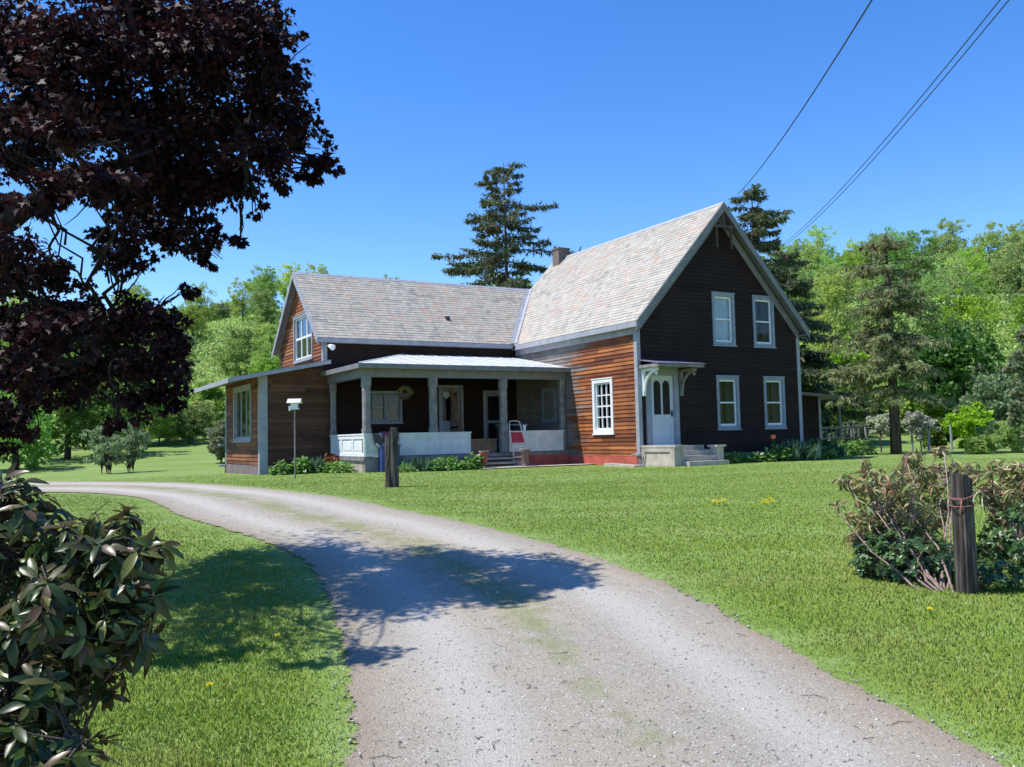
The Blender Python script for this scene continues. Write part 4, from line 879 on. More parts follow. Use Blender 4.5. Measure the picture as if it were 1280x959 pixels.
# the crown goes on above and left of the frame
for c in ((-3.6, 7.4, 6.4, .8), (-4.6, 8.2, 6.9, 1.0), (-5.6, 7.4, 7.2, 1.1), (-6.8, 8.0, 7.4, 1.1), (-5.2, 9.4, 6.0, .9), (-5.6, 6.6, 5.6, .9), (-7.4, 7.0, 5.6, 1.2), (-7.8, 8.6, 6.2, 1.2), (-8.2, 8.0, 4.4, 1.2), (-7.2, 9.2, 4.2, 1.1), (-6.8, 6.6, 4.0, .9), (-6.2, 6.4, 2.9, .8), (-4.6, 6.6, 4.6, .8), (-4.0, 6.5, 3.0, .6), (-3.4, 6.2, 3.9, .6), (-4.9, 6.5, 2.5, .6)): MLOBES.append((c[0], c[1], c[2], c[3], c[3], c[3]*.8))
def maple_build():
    g = np.random.default_rng(5); n = 26000
    L = np.array(MLOBES); L[:, 0] -= mx_; L[:, 1] -= my_; L[:, 2] -= gz(mx_, my_)
    nin = len(MLOBES)-16
    P1, D1 = crownpts(L[:nin], 50000, sub=.42, shell=.12, seed=5, per=24); P2, D2 = crownpts(L[nin:], 20000, sub=.45, shell=.2, seed=6, per=40)
    P = np.concatenate([P1, P2]); D = np.concatenate([D1, D2]); n = len(P)
    d = D+g.normal(0, .5, (n, 3)); d[:, 2] -= .9
    me = cards('crown', P, g.uniform(.042, .072, n), 'maple', dirs=d, nrm=g.normal(0, .6, (n, 3))+np.array([0, 0, .7]), curl=.25)
    link('crown', me, M['maple'], maple)
    mb = MB(); random.seed(3); T = (0, 0, -.3)
    mb.tube([T, (.05, 0, .8), (.0, .05, 1.7), (.1, 0, 2.6)], [.34, .27, .24, .22], 12)
    fork = (.1, 0, 2.5)
    k = Vector((mx_, my_, gz(mx_, my_)))
    main = [Vector(fork)] + [at(*q)-k for q in ((-40, 300, 7.9), (10, 278, 7.9), (60, 240, 7.9), (120, 212, 7.8), (210, 190, 7.8), (310, 180, 7.8), (395, 195, 7.8))]
    mb.tube(main, [.17, .12, .10, .08, .055, .035, .02, .008], 8)
    mb.tube([Vector(fork), Vector((-.2, .2, 4.2)), Vector((.1, -.1, 5.6)), Vector((0, 0, 6.6))], [.2, .15, .1, .03], 8)
    low = [Vector((.05, 0, 1.9))] + [at(*q)-k for q in ((-30, 400, 7.8), (60, 415, 7.8), (140, 430, 7.6), (205, 480, 7.6))]
    mb.tube(low, [.12, .09, .06, .04, .015], 7)
    src = [main[3], main[4], main[5], Vector((.1, -.1, 5.0)), low[2], low[3], Vector((-.1, .1, 3.6)), main[6]]
    for q in L:
        tp = Vector(q[:3]); a = min(src, key=lambda s: (s-tp).length)
        limbs(mb, a, [tp], .018, n=6, wob=.2, rt=.004)
        for _ in range(4):
            e = tp+Vector((random.gauss(0, q[3]*.5), random.gauss(0, q[4]*.5), random.gauss(0, q[5]*.5))); limbs(mb, a.lerp(tp, random.uniform(.4, .9)), [e], .006, n=4, wob=.3, rt=.003)
    mb.build('trunk', M['maplebark'], maple, smooth=True)
maple_build()

# ================================================================== RHODODENDRONS
def leafmesh(name, items, mat, parent=None, **k):
    """items: (base, direction, normal, length, width, droop). Each leaf: folded blade along a curved midrib"""
    V = []; Fc = []
    prof = [(.0, .0), (.22, .72), (.55, 1.0), (.82, .66), (1.0, .0)]
    for b, d, nn, L, wd, dr in items:
        d = d.normalized(); s = d.cross(nn)
        if s.length < 1e-3: s = d.orthogonal()
        s.normalize(); nn = s.cross(d); i0 = len(V)
        mid = [b+d*(L*t)-nn*(dr*L*t*t) for t, _ in prof]
        V += [tuple(p) for p in mid]
        for sg in (1, -1): V += [tuple(mid[j]+s*(sg*wd*prof[j][1])+nn*(wd*.28*prof[j][1])) for j in (1, 2, 3)]
        m_ = lambda j: i0+j; l = lambda j: i0+4+j; r = lambda j: i0+7+j
        Fc += [(m_(0), l(1), m_(1)), (m_(1), l(1), l(2), m_(2)), (m_(2), l(2), l(3), m_(3)), (m_(3), l(3), m_(4)),
               (m_(0), m_(1), r(1)), (m_(1), m_(2), r(2), r(1)), (m_(2), m_(3), r(3), r(2)), (m_(3), m_(4), r(3))]
    me = bpy.data.meshes.new(name); me.from_pydata(V, [], Fc); me.polygons.foreach_set('use_smooth', [True]*len(Fc)); me.update()
    return link(name, me, mat, parent, **k)
def whorls(pts, L, wd, droop, lift, nl=(6, 9), seed=1, spread=1.0, shade=1):
    g = random.Random(seed); out = []
    for p, ax in pts:
        ax = ax.normalized(); a = ax.orthogonal().normalized(); b = ax.cross(a); n = g.randint(*nl); f = g.uniform(0, 6)
        for i in range(n):
            t = f+2*pi*i/n+g.gauss(0, .25); rad = a*cos(t)+b*sin(t); el = g.gauss(lift, .25)
            d = rad*cos(el)+ax*sin(el); nn = ax*cos(el)-rad*sin(el)
            l = L*g.uniform(.65, 1.2); out.append((p-ax*g.uniform(0, .03), d, nn, l, l*wd*g.uniform(.85, 1.15), max(0, g.gauss(droop, .15))))
    return out
def bush(name, base, lobes, n, L, wd, droop, lift, mat, seed, label, twigmat='twig', r0=.018, upb=.5, stems=6, cat='shrub', group=None, nl=(6, 9), shell=.55, down=False):
    root = empty(name, base, label=label, cat=cat, group=group); g = random.Random(seed); random.seed(seed)
    LB = [(Vector(q[:3])-Vector(base), q[3], q[4], q[5]) for q in lobes]; wts = [(q[1]*q[2]*q[3])**.7 for q in LB]; pts = []
    for _ in range(n):
        c, rx, ry, rz = g.choices(LB, wts)[0]
        u = Vector((g.gauss(0, 1), g.gauss(0, 1), g.gauss(0, 1))).normalized(); k = shell+(1-shell)*g.random()**.7
        p = c+Vector((u.x*rx, u.y*ry, u.z*rz))*k
        if p.z < .05: continue
        ax = (u*.7+Vector((0, 0, upb))+Vector((g.gauss(0, .25), g.gauss(0, .25), g.gauss(0, .25)))); pts.append((p, ax))
    leafmesh('leaves', whorls(pts, L, wd, droop, lift, seed=seed, nl=nl), mat, root)
    mb = MB(); hubs = []
    for i in range(stems):
        c, rx, ry, rz = LB[i % len(LB)]; e = c+Vector((g.gauss(0, rx*.35), g.gauss(0, ry*.35), g.gauss(0, rz*.2)))
        s = Vector((g.gauss(0, .04), g.gauss(0, .04), -.05)); path = [s.lerp(e, t)+Vector((g.gauss(0, .035), g.gauss(0, .035), .10*sin(pi*t)*(-1)))*(1 if 0 < t < 1 else 0) for t in (0, .2, .4, .6, .8, 1)]
        mb.tube(path, [r0*(1-.6*t) for t in (0, .2, .4, .6, .8, 1)], 6); hubs += path[2:]
    for p, ax in pts:
        h = min(hubs, key=lambda q: (q-p).length_squared); m_ = h.lerp(p, .55)+Vector((g.gauss(0, .02), g.gauss(0, .02), g.gauss(0, .02)-.02))
        mb.tube([h, m_, p], [r0*.32, r0*.24, r0*.16], 5, caps=False)
    mb.build('branches', M[twigmat], root, smooth=True)
    return root
def bl(px, py, Y, rx, rz): c = at(px, py, Y); k = Y/F; return (c.x, c.y, c.z, rx*k, rx*k*1.1, rz*k)
bush('rhododendron', gnd(-2.15, 3.05), [bl(10, 665, 2.9, 72, 66), bl(90, 700, 2.9, 66, 56), bl(150, 725, 2.85, 48, 62), bl(60, 760, 2.8, 90, 70), bl(120, 790, 2.8, 62, 50), bl(30, 850, 2.7, 90, 60), bl(130, 665, 3.1, 50, 40), bl(110, 850, 2.9, 45, 30), bl(-90, 700, 3.0, 130, 110), bl(-220, 720, 3.1, 150, 110), bl(-60, 880, 2.8, 130, 80), bl(185, 690, 2.9, 26, 30), bl(165, 800, 2.9, 40, 26), bl(30, 605, 3.0, 34, 18), bl(195, 750, 2.9, 16, 30), bl(40, 930, 2.6, 80, 50), bl(90, 960, 2.5, 60, 40)], 800, .080, .165, .32, -.05, M['rhodo'], 4,
     'leafy dark green rhododendron in the left foreground beside the driveway', twigmat='bark', stems=16, r0=.011)
bx = G(1183, 742)
bush('rhododendron', bx, [bl(1100, 605, 8.0, 48, 24), bl(1165, 595, 8.6, 60, 24), bl(1080, 640, 7.8, 26, 24), bl(1055, 600, 8.1, 12, 10), bl(1080, 580, 8.3, 14, 10), bl(1140, 572, 8.4, 18, 10), bl(1175, 563, 8.4, 14, 8), bl(1050, 630, 7.8, 8, 12), bl(1120, 640, 8.2, 50, 30), bl(1072, 672, 7.9, 16, 16), bl(1090, 655, 8.1, 30, 26), bl(1110, 672, 8.1, 30, 20), bl(1200, 590, 8.6, 40, 16), bl(1160, 640, 8.6, 40, 30), bl(1145, 672, 8.2, 30, 18)], 520, .095, .11, .55, -.35, M['rhodo_brown'], 8,
     'half withered rhododendron with curled brown leaves left of the nearer wooden post', stems=16, r0=.012, upb=.3, nl=(5, 8), shell=.4)
bx2 = gnd(*[at(1262, 700, 8.7).x, 8.7])
bush('rhododendron', bx2, [bl(1250, 620, 8.7, 34, 24), bl(1290, 610, 8.8, 45, 35), bl(1265, 585, 8.9, 35, 14), bl(1300, 660, 8.7, 55, 30), bl(1255, 655, 8.5, 26, 20)], 300, .098, .11, .5, -.25, M['rhodo_brown'], 9,
     'half withered rhododendron at the right edge behind the nearer wooden post', stems=9, r0=.02, upb=.3, nl=(5, 8), shell=.4)
for i, (px, py, Y, rx, rz, n, lab) in enumerate(((1128, 692, 7.75, 56, 38, 380, 'low dark green shrub under the brown rhododendron, left of the nearer post'), (1240, 728, 7.35, 46, 32, 240, 'low glossy green shrub at the foot of the nearer post, on its right'), (1275, 678, 8.1, 48, 50, 300, 'green leafy shrub at the right edge of the lawn'))):
    c = at(px, py, Y); b = gnd(c.x, Y); bush('green_shrub', b, [bl(px, py, Y, rx, rz), bl(px-rx*.5, py+rz*.3, Y, rx*.6, rz*.6), bl(px+rx*.5, py+rz*.3, Y, rx*.6, rz*.6)], n, .055, .26, .2, .2, M['rhodo_green'], 20+i, lab, stems=5, r0=.01)

# ================================================================== WOODEN POSTS
def wpost(loc, w_, d_, h, seed, label, notch, rz=0, lean=(0, 0)):
    root = empty('wooden_post', loc, rz, label=label, cat='post'); root.rotation_euler = (lean[0], lean[1], rz); nx, nz_ = 28, 46; V = []; Fc = []
    g = random.Random(seed)
    for j in range(nz_+1):
        z = -.15+(h+.15)*j/nz_
        for i in range(nx):
            t = i/nx*4; k = int(t); f = t-k; c = [(-1, -1), (1, -1), (1, 1), (-1, 1)][k]; e = [(1, -1), (1, 1), (-1, 1), (-1, -1)][k]
            x, y = c[0]+(e[0]-c[0])*f, c[1]+(e[1]-c[1])*f; q = (x**4+y**4)**.25*1.0/max(1, 1); r = 1/max(q, 1e-6)**.35
            gr = noise.noise((x*5+seed, y*5, z*.7))*.2+noise.noise((x*16, y*16+seed, z*1.5))*.10-.16*max(0, 1-abs(noise.noise((x*3+seed, y*3, z*.3)))*9)
            tp = 1-.10*max(0, z/h)+.06*noise.noise((seed, z*2.2, 0))
            X = x*w_/2*r*tp*(1+gr); Y = y*d_/2*r*tp*(1+gr)
            zz = z
            if j == nz_: zz = z+notch(x, y)
            elif j > nz_-8: zz = z+notch(x, y)*(j-nz_+8)/8
            V.append((X, Y, zz))
    for j in range(nz_):
        for i in range(nx): a = j*nx+i; b = j*nx+(i+1) % nx; Fc.append((a, b, b+nx, a+nx))
    t0 = nz_*nx
    # top: rings towards the middle
    for k in (.66, .33):
        for i in range(nx):
            x, y, z = V[t0+i]; V.append((x*k, y*k, z-.02*(1-k)+.012*noise.noise((x*30*k, y*30, seed))))
    for r_ in range(2):
        a0 = t0 if r_ == 0 else t0+nx; b0 = t0+nx*(r_+1)
        for i in range(nx): Fc.append((a0+i, a0+(i+1) % nx, b0+(i+1) % nx, b0+i))
    me = bpy.data.meshes.new('shaft'); me.from_pydata(V, [], Fc+[tuple(range(t0+2*nx, t0+3*nx))]); me.update(); link('shaft', me, M['postwood'], root)
    return root
pb = G(1209, 741); hp = (at(1209, 592, pb.y).z-pb.z)
wp = wpost(pb, .14, .14, hp, 3, 'weathered grey wooden post with old red rope round its top, right lawn edge', lambda x, y: -.035*(x > .2)+.02*noise.noise((x*3, y*3, 1)), rz=.45, lean=(.02, -.02))
rp = MB(); 
def loop(rad, z, tilt, ex=0, ey=0, n=20): return [(ex+rad*cos(2*pi*i/n), ey+rad*sin(2*pi*i/n), z+tilt*cos(2*pi*i/n)) for i in range(n+1)]
rp.tube(loop(.092, hp-.17, .03), .005, 6).tube(loop(.090, hp-.215, -.025), .0045, 6).tube(loop(.092, hp-.245, .012), .0045, 6).tube([(-.09, -.06, hp-.19), (-.15, -.10, hp-.24), (-.17, -.10, hp-.33)], .006, 6)
rp.build('red_rope', M['pinkrope'], wp, smooth=True)
MB().tube([(.04+.055*cos(t)+.006*sin(3*t), -.118+.012*cos(2*t), hp-.20+.062*sin(t)) for t in np.linspace(0, 2*pi, 18)], .004, 6).build('wire_loop', M['rope'], wp, smooth=True)
pl_ = G(490, 609); hl = (at(490, 536, pl_.y).z-pl_.z)
wp2 = wpost(pl_, .25, .24, hl, 9, 'dark wooden post with a stepped top standing on the lawn before the porch', lambda x, y: (-.12 if x < -.25 else .03), rz=.12)

# ================================================================== CONIFERS
def onpix(px, Y): p = at(px, 500, Y); return p.x, Y
x, y = onpix(636, 47); spruce('spruce', x, y, (at(634, 203, 47).z-gz(x, y)), 7.4, 2.5, M['spruce'], 31, 'tall dark spruce rising behind the long slate roof of the wing', n_wh=26, droop=1.05, cones=.16, size=.58, dens=1.15, power=.8, open_=1.0, jz=.32)
x, y = onpix(950, 44); spruce('spruce', x, y, (at(944, 233, 44).z-gz(x, y)), 4.6, 1.5, M['spruce'], 32, 'dense dark spruce close behind the tall gable', n_wh=30, droop=1.1, cones=.06, size=.6, dens=1.3, power=.6)
x, y = onpix(990, 50); spruce('spruce', x, y, 10.5, 3.4, 1.0, M['spruce'], 33, 'shorter dark spruce showing past the right corner of the farmhouse', n_wh=26, droop=1.3, cones=.08, size=.6, dens=1.2, power=.55)
x, y = onpix(1117, 31); spruce('spruce', x, y, (at(1103, 298, 31).z-gz(x, y)), 2.25, 2.35, M['spruce_olive'], 34, 'olive green drooping spruce standing alone on the right lawn', n_wh=30, droop=1.5, cones=.09, size=.33, dens=.8, power=.42, trunk=.2)

# ================================================================== BROADLEAVES NEAR THE HOUSE
def T(px, Y, mat, top, r_px, zb, n, size, seed, label, name='tree', cat='tree', group=None, **k):
    x, y = onpix(px, Y); h = at(px, top, Y).z-gz(x, y); r = r_px*Y/F
    return tree(name, x, y, M[mat], h, r, zb, n, size, seed, label, cat, group, **k)
T(85, 48, 'deciduous_dark', 425, 90, .4, 9000, .22, 41, 'large dark green tree behind the maple leaves, left of the meadow', name='broadleaf_tree')
T(20, 42, 'deciduous', 470, 75, .3, 7000, .2, 42, 'rounded mid green tree at the far left behind the maple', name='broadleaf_tree')
T(165, 56, 'deciduous_dark', 455, 62, .4, 7000, .22, 43, 'dark tree at the back of the meadow under the lowest maple leaves', name='broadleaf_tree')
T(258, 66, 'deciduous', 478, 42, .2, 5500, .24, 44, 'bushy green tree left of the low side wing', name='broadleaf_tree')
T(215, 62, 'deciduous_dark', 500, 40, .1, 4000, .24, 48, 'dark rounded bush between the meadow and the low side wing', name='shrub', cat='shrub')
T(276, 43, 'grey_green', 527, 26, .1, 3500, .14, 45, 'pale grey green bush just left of the low side wing', name='shrub', cat='shrub', trunk=.04)
T(133, 36, 'grey_green', 532, 34, .15, 4200, .08, 46, 'small many-stemmed tree on the meadow, the left one of two', name='small_tree', stems=5, spread=.14, trunk=.02)
T(162, 37, 'grey_green', 528, 34, .2, 3800, .08, 47, 'small thin tree on the meadow, the right one of two', name='small_tree', stems=4, spread=.14, trunk=.02)
T(1205, 46, 'deciduous_dark', 405, 62, 1.0, 9000, .24, 51, 'broad dark green tree behind the lone spruce, towards the right', name='broadleaf_tree')
T(1160, 52, 'deciduous', 430, 60, .5, 8000, .24, 52, 'fresh green tree behind the right side of the lone spruce', name='broadleaf_tree')
T(1255, 40, 'grey_green', 465, 55, .2, 7000, .19, 53, 'pale grey green tree at the right side of the hedge', name='broadleaf_tree')
T(1060, 55, 'deciduous', 420, 55, .5, 7000, .24, 54, 'green tree just behind the left side of the lone spruce', name='broadleaf_tree')
T(1215, 36, 'deciduous', 505, 40, .05, 4500, .15, 55, 'rounded green shrub in the hedge to the right of the lone spruce', name='shrub', cat='shrub')
T(1165, 38, 'deciduous_dark', 520, 34, .05, 3500, .16, 56, 'dark green shrub in the hedge right of the white blossoms', name='shrub', cat='shrub')
T(1262, 30, 'deciduous_pale', 525, 42, .02, 4500, .12, 57, 'bright green shrub low at the right edge behind the rhododendrons', name='shrub', cat='shrub', trunk=.05)
T(1228, 29, 'deciduous', 548, 26, .02, 2800, .11, 58, 'low bright green bush in front of the hedge', name='shrub', cat='shrub', trunk=.05)
T(1062, 38, 'grey_green', 528, 26, .05, 3000, .14, 59, 'loose yellow green bush beside the deck railing at the back', name='shrub', cat='shrub', trunk=.05)
T(1288, 19, 'grey_green', 412, 27, .3, 5200, .10, 60, 'vine covered tree trunk with pale leaves at the right edge', name='vine_covered_tree', k=12)
for px, lab in ((1098, 'small white blossoming tree left of the trunk of the lone spruce'), (1148, 'small white blossoming tree right of the trunk of the lone spruce')):
    T(px, 34, 'blossom', 516, 27, .6, 2200, .10, 61+px, lab, name='blossoming_tree', trunk=.03, barkm='barkpale')
# brush closing the edge of the meadow and the back of the right lawn
# wire fence behind the lawn
for i, px in enumerate((1062, 1080, 1137, 1158, 1186)):
    x, y = onpix(px, 34.5); b = gnd(x, y); MB().tube([(0, 0, -.2), (.02, 0, .5), (.0, .01, 1.0)], [.05, .045, .04], 7).build('fence_post', M['trim'], None, label='thin pale post of the wire fence at the back of the right lawn', cat='fence post', group='posts of the wire fence').location = b

# ================================================================== WOODED HILLSIDE
def hill_mesh(i, kind):
    h = [9, 11, 8, 10, 12, 9, 5, 4.5][i]; r = [3.6, 3.8, 3.4, 4.2, 4.0, 3.9, 2.9, 2.6][i]; n = 9000
    me, mb = tree_parts(M[kind], h, r, h*.10, n, .21, 100+i, k=11, trunk=.15)
    # crown and trunk in one mesh: small in the picture
    bm = bmesh.new(); bm.from_mesh(me); n0 = len(bm.faces); tm = bpy.data.meshes.new('t'); tm.from_pydata(mb.v, [], mb.f); bm.from_mesh(tm); bm.faces.ensure_lookup_table()
    for f in bm.faces[n0:]: f.material_index = 1
    o = bpy.data.meshes.new('hillside_tree'); bm.to_mesh(o); bm.free(); o.materials.append(M[kind]); o.materials.append(M['bark']); return o
KINDS = ['deciduous', 'deciduous_pale', 'deciduous_dark', 'deciduous', 'deciduous_pale', 'deciduous', 'deciduous', 'grey_green']
HM = [hill_mesh(i, k) for i, k in enumerate(KINDS)]
HLAB = {'deciduous': ('mid green broadleaf tree growing in the wood on the hillside', 'mid green trees of the hillside wood'), 'deciduous_pale': ('pale yellow green broadleaf tree growing in the wood on the hillside', 'pale green trees of the hillside wood'),
        'deciduous_dark': ('deep green broadleaf tree growing in the wood on the hillside', 'deep green trees of the hillside wood'), 'grey_green': ('low grey green bushy tree growing on the hillside', 'grey green trees of the hillside')}
def hillwood():
    g = random.Random(77); done = []
    tries = 0
    while len(done) < 292 and tries < 30000:
        tries += 1; a = g.uniform(-.60, .60); left = a < -.1
        if -.27 < a < .25 and g.random() < .6: continue
        r = g.uniform(66 if a > .2 else 74, 205); r = r if g.random() < .7 else g.uniform(150, 205)
        x, y = r*sin(a), r*cos(a)
        gap = 5.0 if r < 140 else 6.2
        if any((x-q[0])**2+(y-q[1])**2 < gap*gap for q in done): continue
        done.append((x, y))
        if left: i = g.choices(range(8), [3, 3, .6, 3, 3, 2, 6, 5])[0]
        else: i = g.choices(range(8), [5, 5, 1.6, 5, 4, 3, .6, .6])[0]
        s = g.uniform(.55, .95)*(.95 if left else 1); o = link('hillside_tree', HM[i], label=HLAB[KINDS[i]][0], cat='tree', group=HLAB[KINDS[i]][1])
        o.location = gnd(x, y, -.2); o.scale = (s*g.uniform(.9, 1.15), s*g.uniform(.9, 1.15), s); o.rotation_euler = (0, 0, g.uniform(0, 6.28))
hillwood()
def brush():
    g = random.Random(5)
    for side, pxs, lab, grp in ((0, [(-10+i*19, 57+g.uniform(-3, 7)) for i in range(15)], 'leafy green brush at the far edge of the meadow', 'brush at the far edge of the meadow'),
                                (1, [(1040+i*17, 49+g.uniform(-2, 9)) for i in range(15)], 'leafy green brush behind the right lawn', 'brush behind the right lawn')):
        for px, Y in pxs:
            x, y = onpix(px, Y); i = g.choice([6, 7, 6, 0, 2, 4]) ; sc = g.uniform(.5, .85)*(1 if i > 5 else .5)
            o = link('brush', HM[i], label=lab, cat='shrub', group=grp); o.location = gnd(x, y, -.7*sc*2); o.scale = (sc*1.25, sc*1.25, sc); o.rotation_euler = (0, 0, g.uniform(0, 6.28))
brush()
def undergrowth():
    g = np.random.default_rng(9); n = 560000; a = g.uniform(-.62, .62, n); r = np.sqrt(g.uniform(64**2, 215**2, n)); x, y = r*np.sin(a), r*np.cos(a)
    pick = np.array([noise.noise((p*.045, q*.045, 8)) for p, q in zip(x, y)]); k = (pick > -.12) | (r > 110); x, y, r, pick = x[k], y[k], r[k], pick[k]; n = len(x)
    z = np.array([gz(p, q) for p, q in zip(x, y)]); P = np.stack([x, y, z+g.random(n)**.6*(np.where(a[k] < -.1, .7, 2.0)+np.clip(pick+.2, 0, 1)*np.where(a[k] < -.1, 2.2, 5))], 1)
    me = cards('undergrowth', P, g.uniform(.13, .30, n), 'dia', dirs=g.normal(size=(n, 3))+np.array([0, 0, .6])); link('undergrowth', me, M['deciduous_pale'], label='green brush and saplings filling the hillside below the trees', cat='undergrowth', kind='stuff')
undergrowth()

# ================================================================== SMALL PLANTS
def plant(name, p, kind, r, h, n, seed, label, cat='plant', group=None):
    root = empty(name, p, label=label, cat=cat, group=group); g = np.random.default_rng(seed); mat = M[kind]
    if kind == 'iris':
        q = np.stack([g.normal(0, r*.45, n), g.normal(0, r*.3, n), np.zeros(n)], 1); d = np.stack([g.normal(0, .25, n), g.normal(0, .25, n), np.ones(n)], 1)
        link('leaves', cards('leaves', q, h*g.uniform(.6, 1.1, n), 'needle', dirs=d, curl=.3), mat, root)
    else:
        u = unit(g.normal(size=(n, 3))); u[:, 2] = np.abs(u[:, 2]); rr = (g.random(n)**.4)[:, None]; q = u*rr*np.array([r, r*.8, h])
        d = u*np.array([1, 1, .3])+g.normal(0, .4, (n, 3)); link('leaves', cards('leaves', q, g.uniform(.6, 1.3, n)*min(.14, h*.35), 'leaf', dirs=d, nrm=g.normal(0, .4, (n, 3))+np.array([0, 0, 1]), curl=.3), mat, root)
    mb = MB()
    for i in range(7): a = g.uniform(0, 6.28); mb.tube([(0, 0, -.05), (r*.3*cos(a), r*.3*sin(a), h*.35), (r*.6*cos(a), r*.6*sin(a), h*.7)], [.012, .009, .005], 5)
    mb.build('stem', M['twig'], root); return root
k = 0
for X, Y, kind, r, h, n, lab in ((-8.75, 5.75, 'hosta', .32, .38, 260, 'bright green leafy plant at the corner of the side wing, leftmost in the bed'), (-8.2, 5.7, 'hosta', .36, .46, 320, 'bright green leafy plant in the bed just left of the bird feeder pole'), (-7.75, 5.75, 'iris', .3, .5, 120, 'tuft of blue green upright leaves behind the bird feeder pole'),
        (-7.5, 5.5, 'hosta', .3, .3, 220, 'low green plant between the bird feeder pole and the red shrub'), (-7.25, 5.9, 'redshrub', .42, .50, 520, 'small reddish brown shrub beside the sunny end of the porch'), (-7.3, 5.2, 'hosta', .34, .34, 260, 'green leafy plant below the white sunlit porch railing'), (-7.3, 4.5, 'hosta', .34, .30, 240, 'spreading green plant at the front corner of the porch')):
    k += 1; p = hw(X, Y); p.z = gz(p.x, p.y); plant('bed_plant', p, kind, r, h, n, 200+k, lab)
for X, kind, r, h, n, lab in ((-6.2, 'hosta', .34, .24, 220, 'low green plant against the porch foundation, left of the wooden post'), (-5.6, 'iris', .4, .42, 130, 'tuft of grey green leaves against the porch foundation, right of the wooden post'), (-5.15, 'hosta', .42, .34, 300, 'light green leafy plant in the middle of the porch bed'), (-4.7, 'hosta', .4, .38, 300, 'largest light green plant of the porch bed'), (-4.3, 'hosta', .3, .26, 200, 'small light green plant between the big plant and the yellowish one'), (-3.95, 'hosta', .32, .44, 260, 'yellowish green plant beside the red pot')):
    k += 1; p = hw(X, YP-.98+.1*sin(k*3)); p.z = gz(p.x, p.y); plant('bed_plant', p, kind, r, h, n, 200+k, lab)
for X, Y, kind, r, h, n, lab in ((2.1, -1.25, 'hosta', .3, .34, 220, 'light green plant right beside the stone entry steps'), (2.6, -1.25, 'hosta', .34, .30, 240, 'low light green plant under the left ground floor window'), (3.15, -1.25, 'hosta', .34, .28, 240, 'low light green plant between the two ground floor windows, nearer the steps'), (3.7, -1.25, 'hosta', .3, .34, 220, 'light green plant just left of the orange flower'), (4.25, -1.25, 'hosta', .34, .46, 260, 'taller green plant just right of the orange flower'), (4.85, -1.25, 'iris', .45, .62, 330, 'dense blue green clump of upright leaves under the right ground floor window'),
        (5.55, -1.25, 'hosta', .36, .44, 260, 'dark green plant right of the blue green clump'), (6.2, -1.25, 'hosta', .34, .38, 260, 'green plant at the right corner of the gable wall'), (6.9, -.4, 'rhodo_green', .55, .62, 700, 'round green shrub past the right corner of the farmhouse'), (8.1, .2, 'iris', .5, .5, 260, 'low blue green clump before the dark rear addition'), (9.2, .4, 'hosta', .5, .5, 350, 'light green plant before the dark rear addition'), (10.4, .8, 'hosta', .5, .55, 380, 'light green plant at the far right end of the house bed')):
    k += 1; p = hw(X, Y); p.z = gz(p.x, p.y); plant('bed_plant', p, kind, r, h, n, 200+k, lab)
def flower(name, p, h, mat, rad, label, cat, group=None, tulip=False):
    root = empty(name, p, label=label, cat=cat, group=group); MB().tube([(0, 0, 0), (.005, 0, h*.5), (0, .005, h)], .004, 5).build('stem', M['blade'] if False else M['hosta'], root)
    if tulip: MB().lathe([(0, h-.01), (rad, h+.03), (rad*1.1, h+.08), (rad*.75, h+.13)], n=10).build('petals', mat, root, smooth=True)
    else:
        g = np.random.default_rng(int(p.x*100) % 999+3); n = 70; a = g.uniform(0, 2*pi, n); e = g.uniform(.0, 1.1, n); d = np.stack([np.cos(a)*np.cos(e), np.sin(a)*np.cos(e), np.sin(e)], 1)
        link('petals', cards('petals', np.tile([[0, 0, h]], (n, 1)).astype(float), rad*g.uniform(.8, 1.1, n), 'needle', dirs=d), mat, root)
    return root
p = hw(4.0, -1.25); p.z = gz(p.x, p.y); flower('tulip', p, .66, M['orangepetal'], .08, 'single orange flower standing against the dark gable wall', 'flower', tulip=True)
for i, (px, py, lab) in enumerate(((262, 872, 'large yellow dandelion in the grass at the lower left, nearest to the camera'), (287, 790, 'yellow dandelion in the shaded grass left of the driveway, the left one of two there'), (347, 808, 'yellow dandelion in the shaded grass close to the left driveway edge'), (291, 827-42, None), (1163, 774, 'yellow dandelion in the grass left of the nearer wooden post'))):
    if lab: flower('dandelion', G(px, py), .07, M['yellow'], .026, lab, 'dandelion')
for i, (px, py) in enumerate(((893, 633), (899, 634), (905, 632), (955, 632), (962, 630), (966, 633), (959, 634), (996, 574), (1002, 575), (1008, 574))):
    flower('dandelion', G(px, py), .06, M['yellow'], .04, 'tiny yellow flower in a cluster on the far part of the lawn', 'dandelion', 'clusters of tiny yellow flowers')

# ================================================================== THINGS ROUND THE PORCH
p = G(369, 599); ztop = at(366, 512, p.y).z-p.z
bf = empty('bird_feeder', p, label='bird feeder with pale roof on a thin metal pole before the side wing', cat='bird feeder')
MB().tube([(0, 0, -.1), (0, 0, ztop)], .02, 8).build('pole', M['postgrey'], bf)
MB().box(-.10, .10, -.09, .09, ztop, ztop+.03).box(-.08, .08, -.07, .07, ztop+.03, ztop+.17).build('hopper', M['white'], bf); MB().slab([(-.17, -.13, ztop+.17), (.17, -.13, ztop+.17), (.17, 0, ztop+.27), (-.17, 0, ztop+.27)], (0, 0, -.015)).slab([(-.17, .13, ztop+.17), (.17, .13, ztop+.17), (.17, 0, ztop+.27), (-.17, 0, ztop+.27)], (0, 0, -.015)).build('roof', M['alu'], bf)
MB().box(-.14, -.10, -.05, .05, ztop-.03, ztop+.09).build('perch', M['white'], bf)
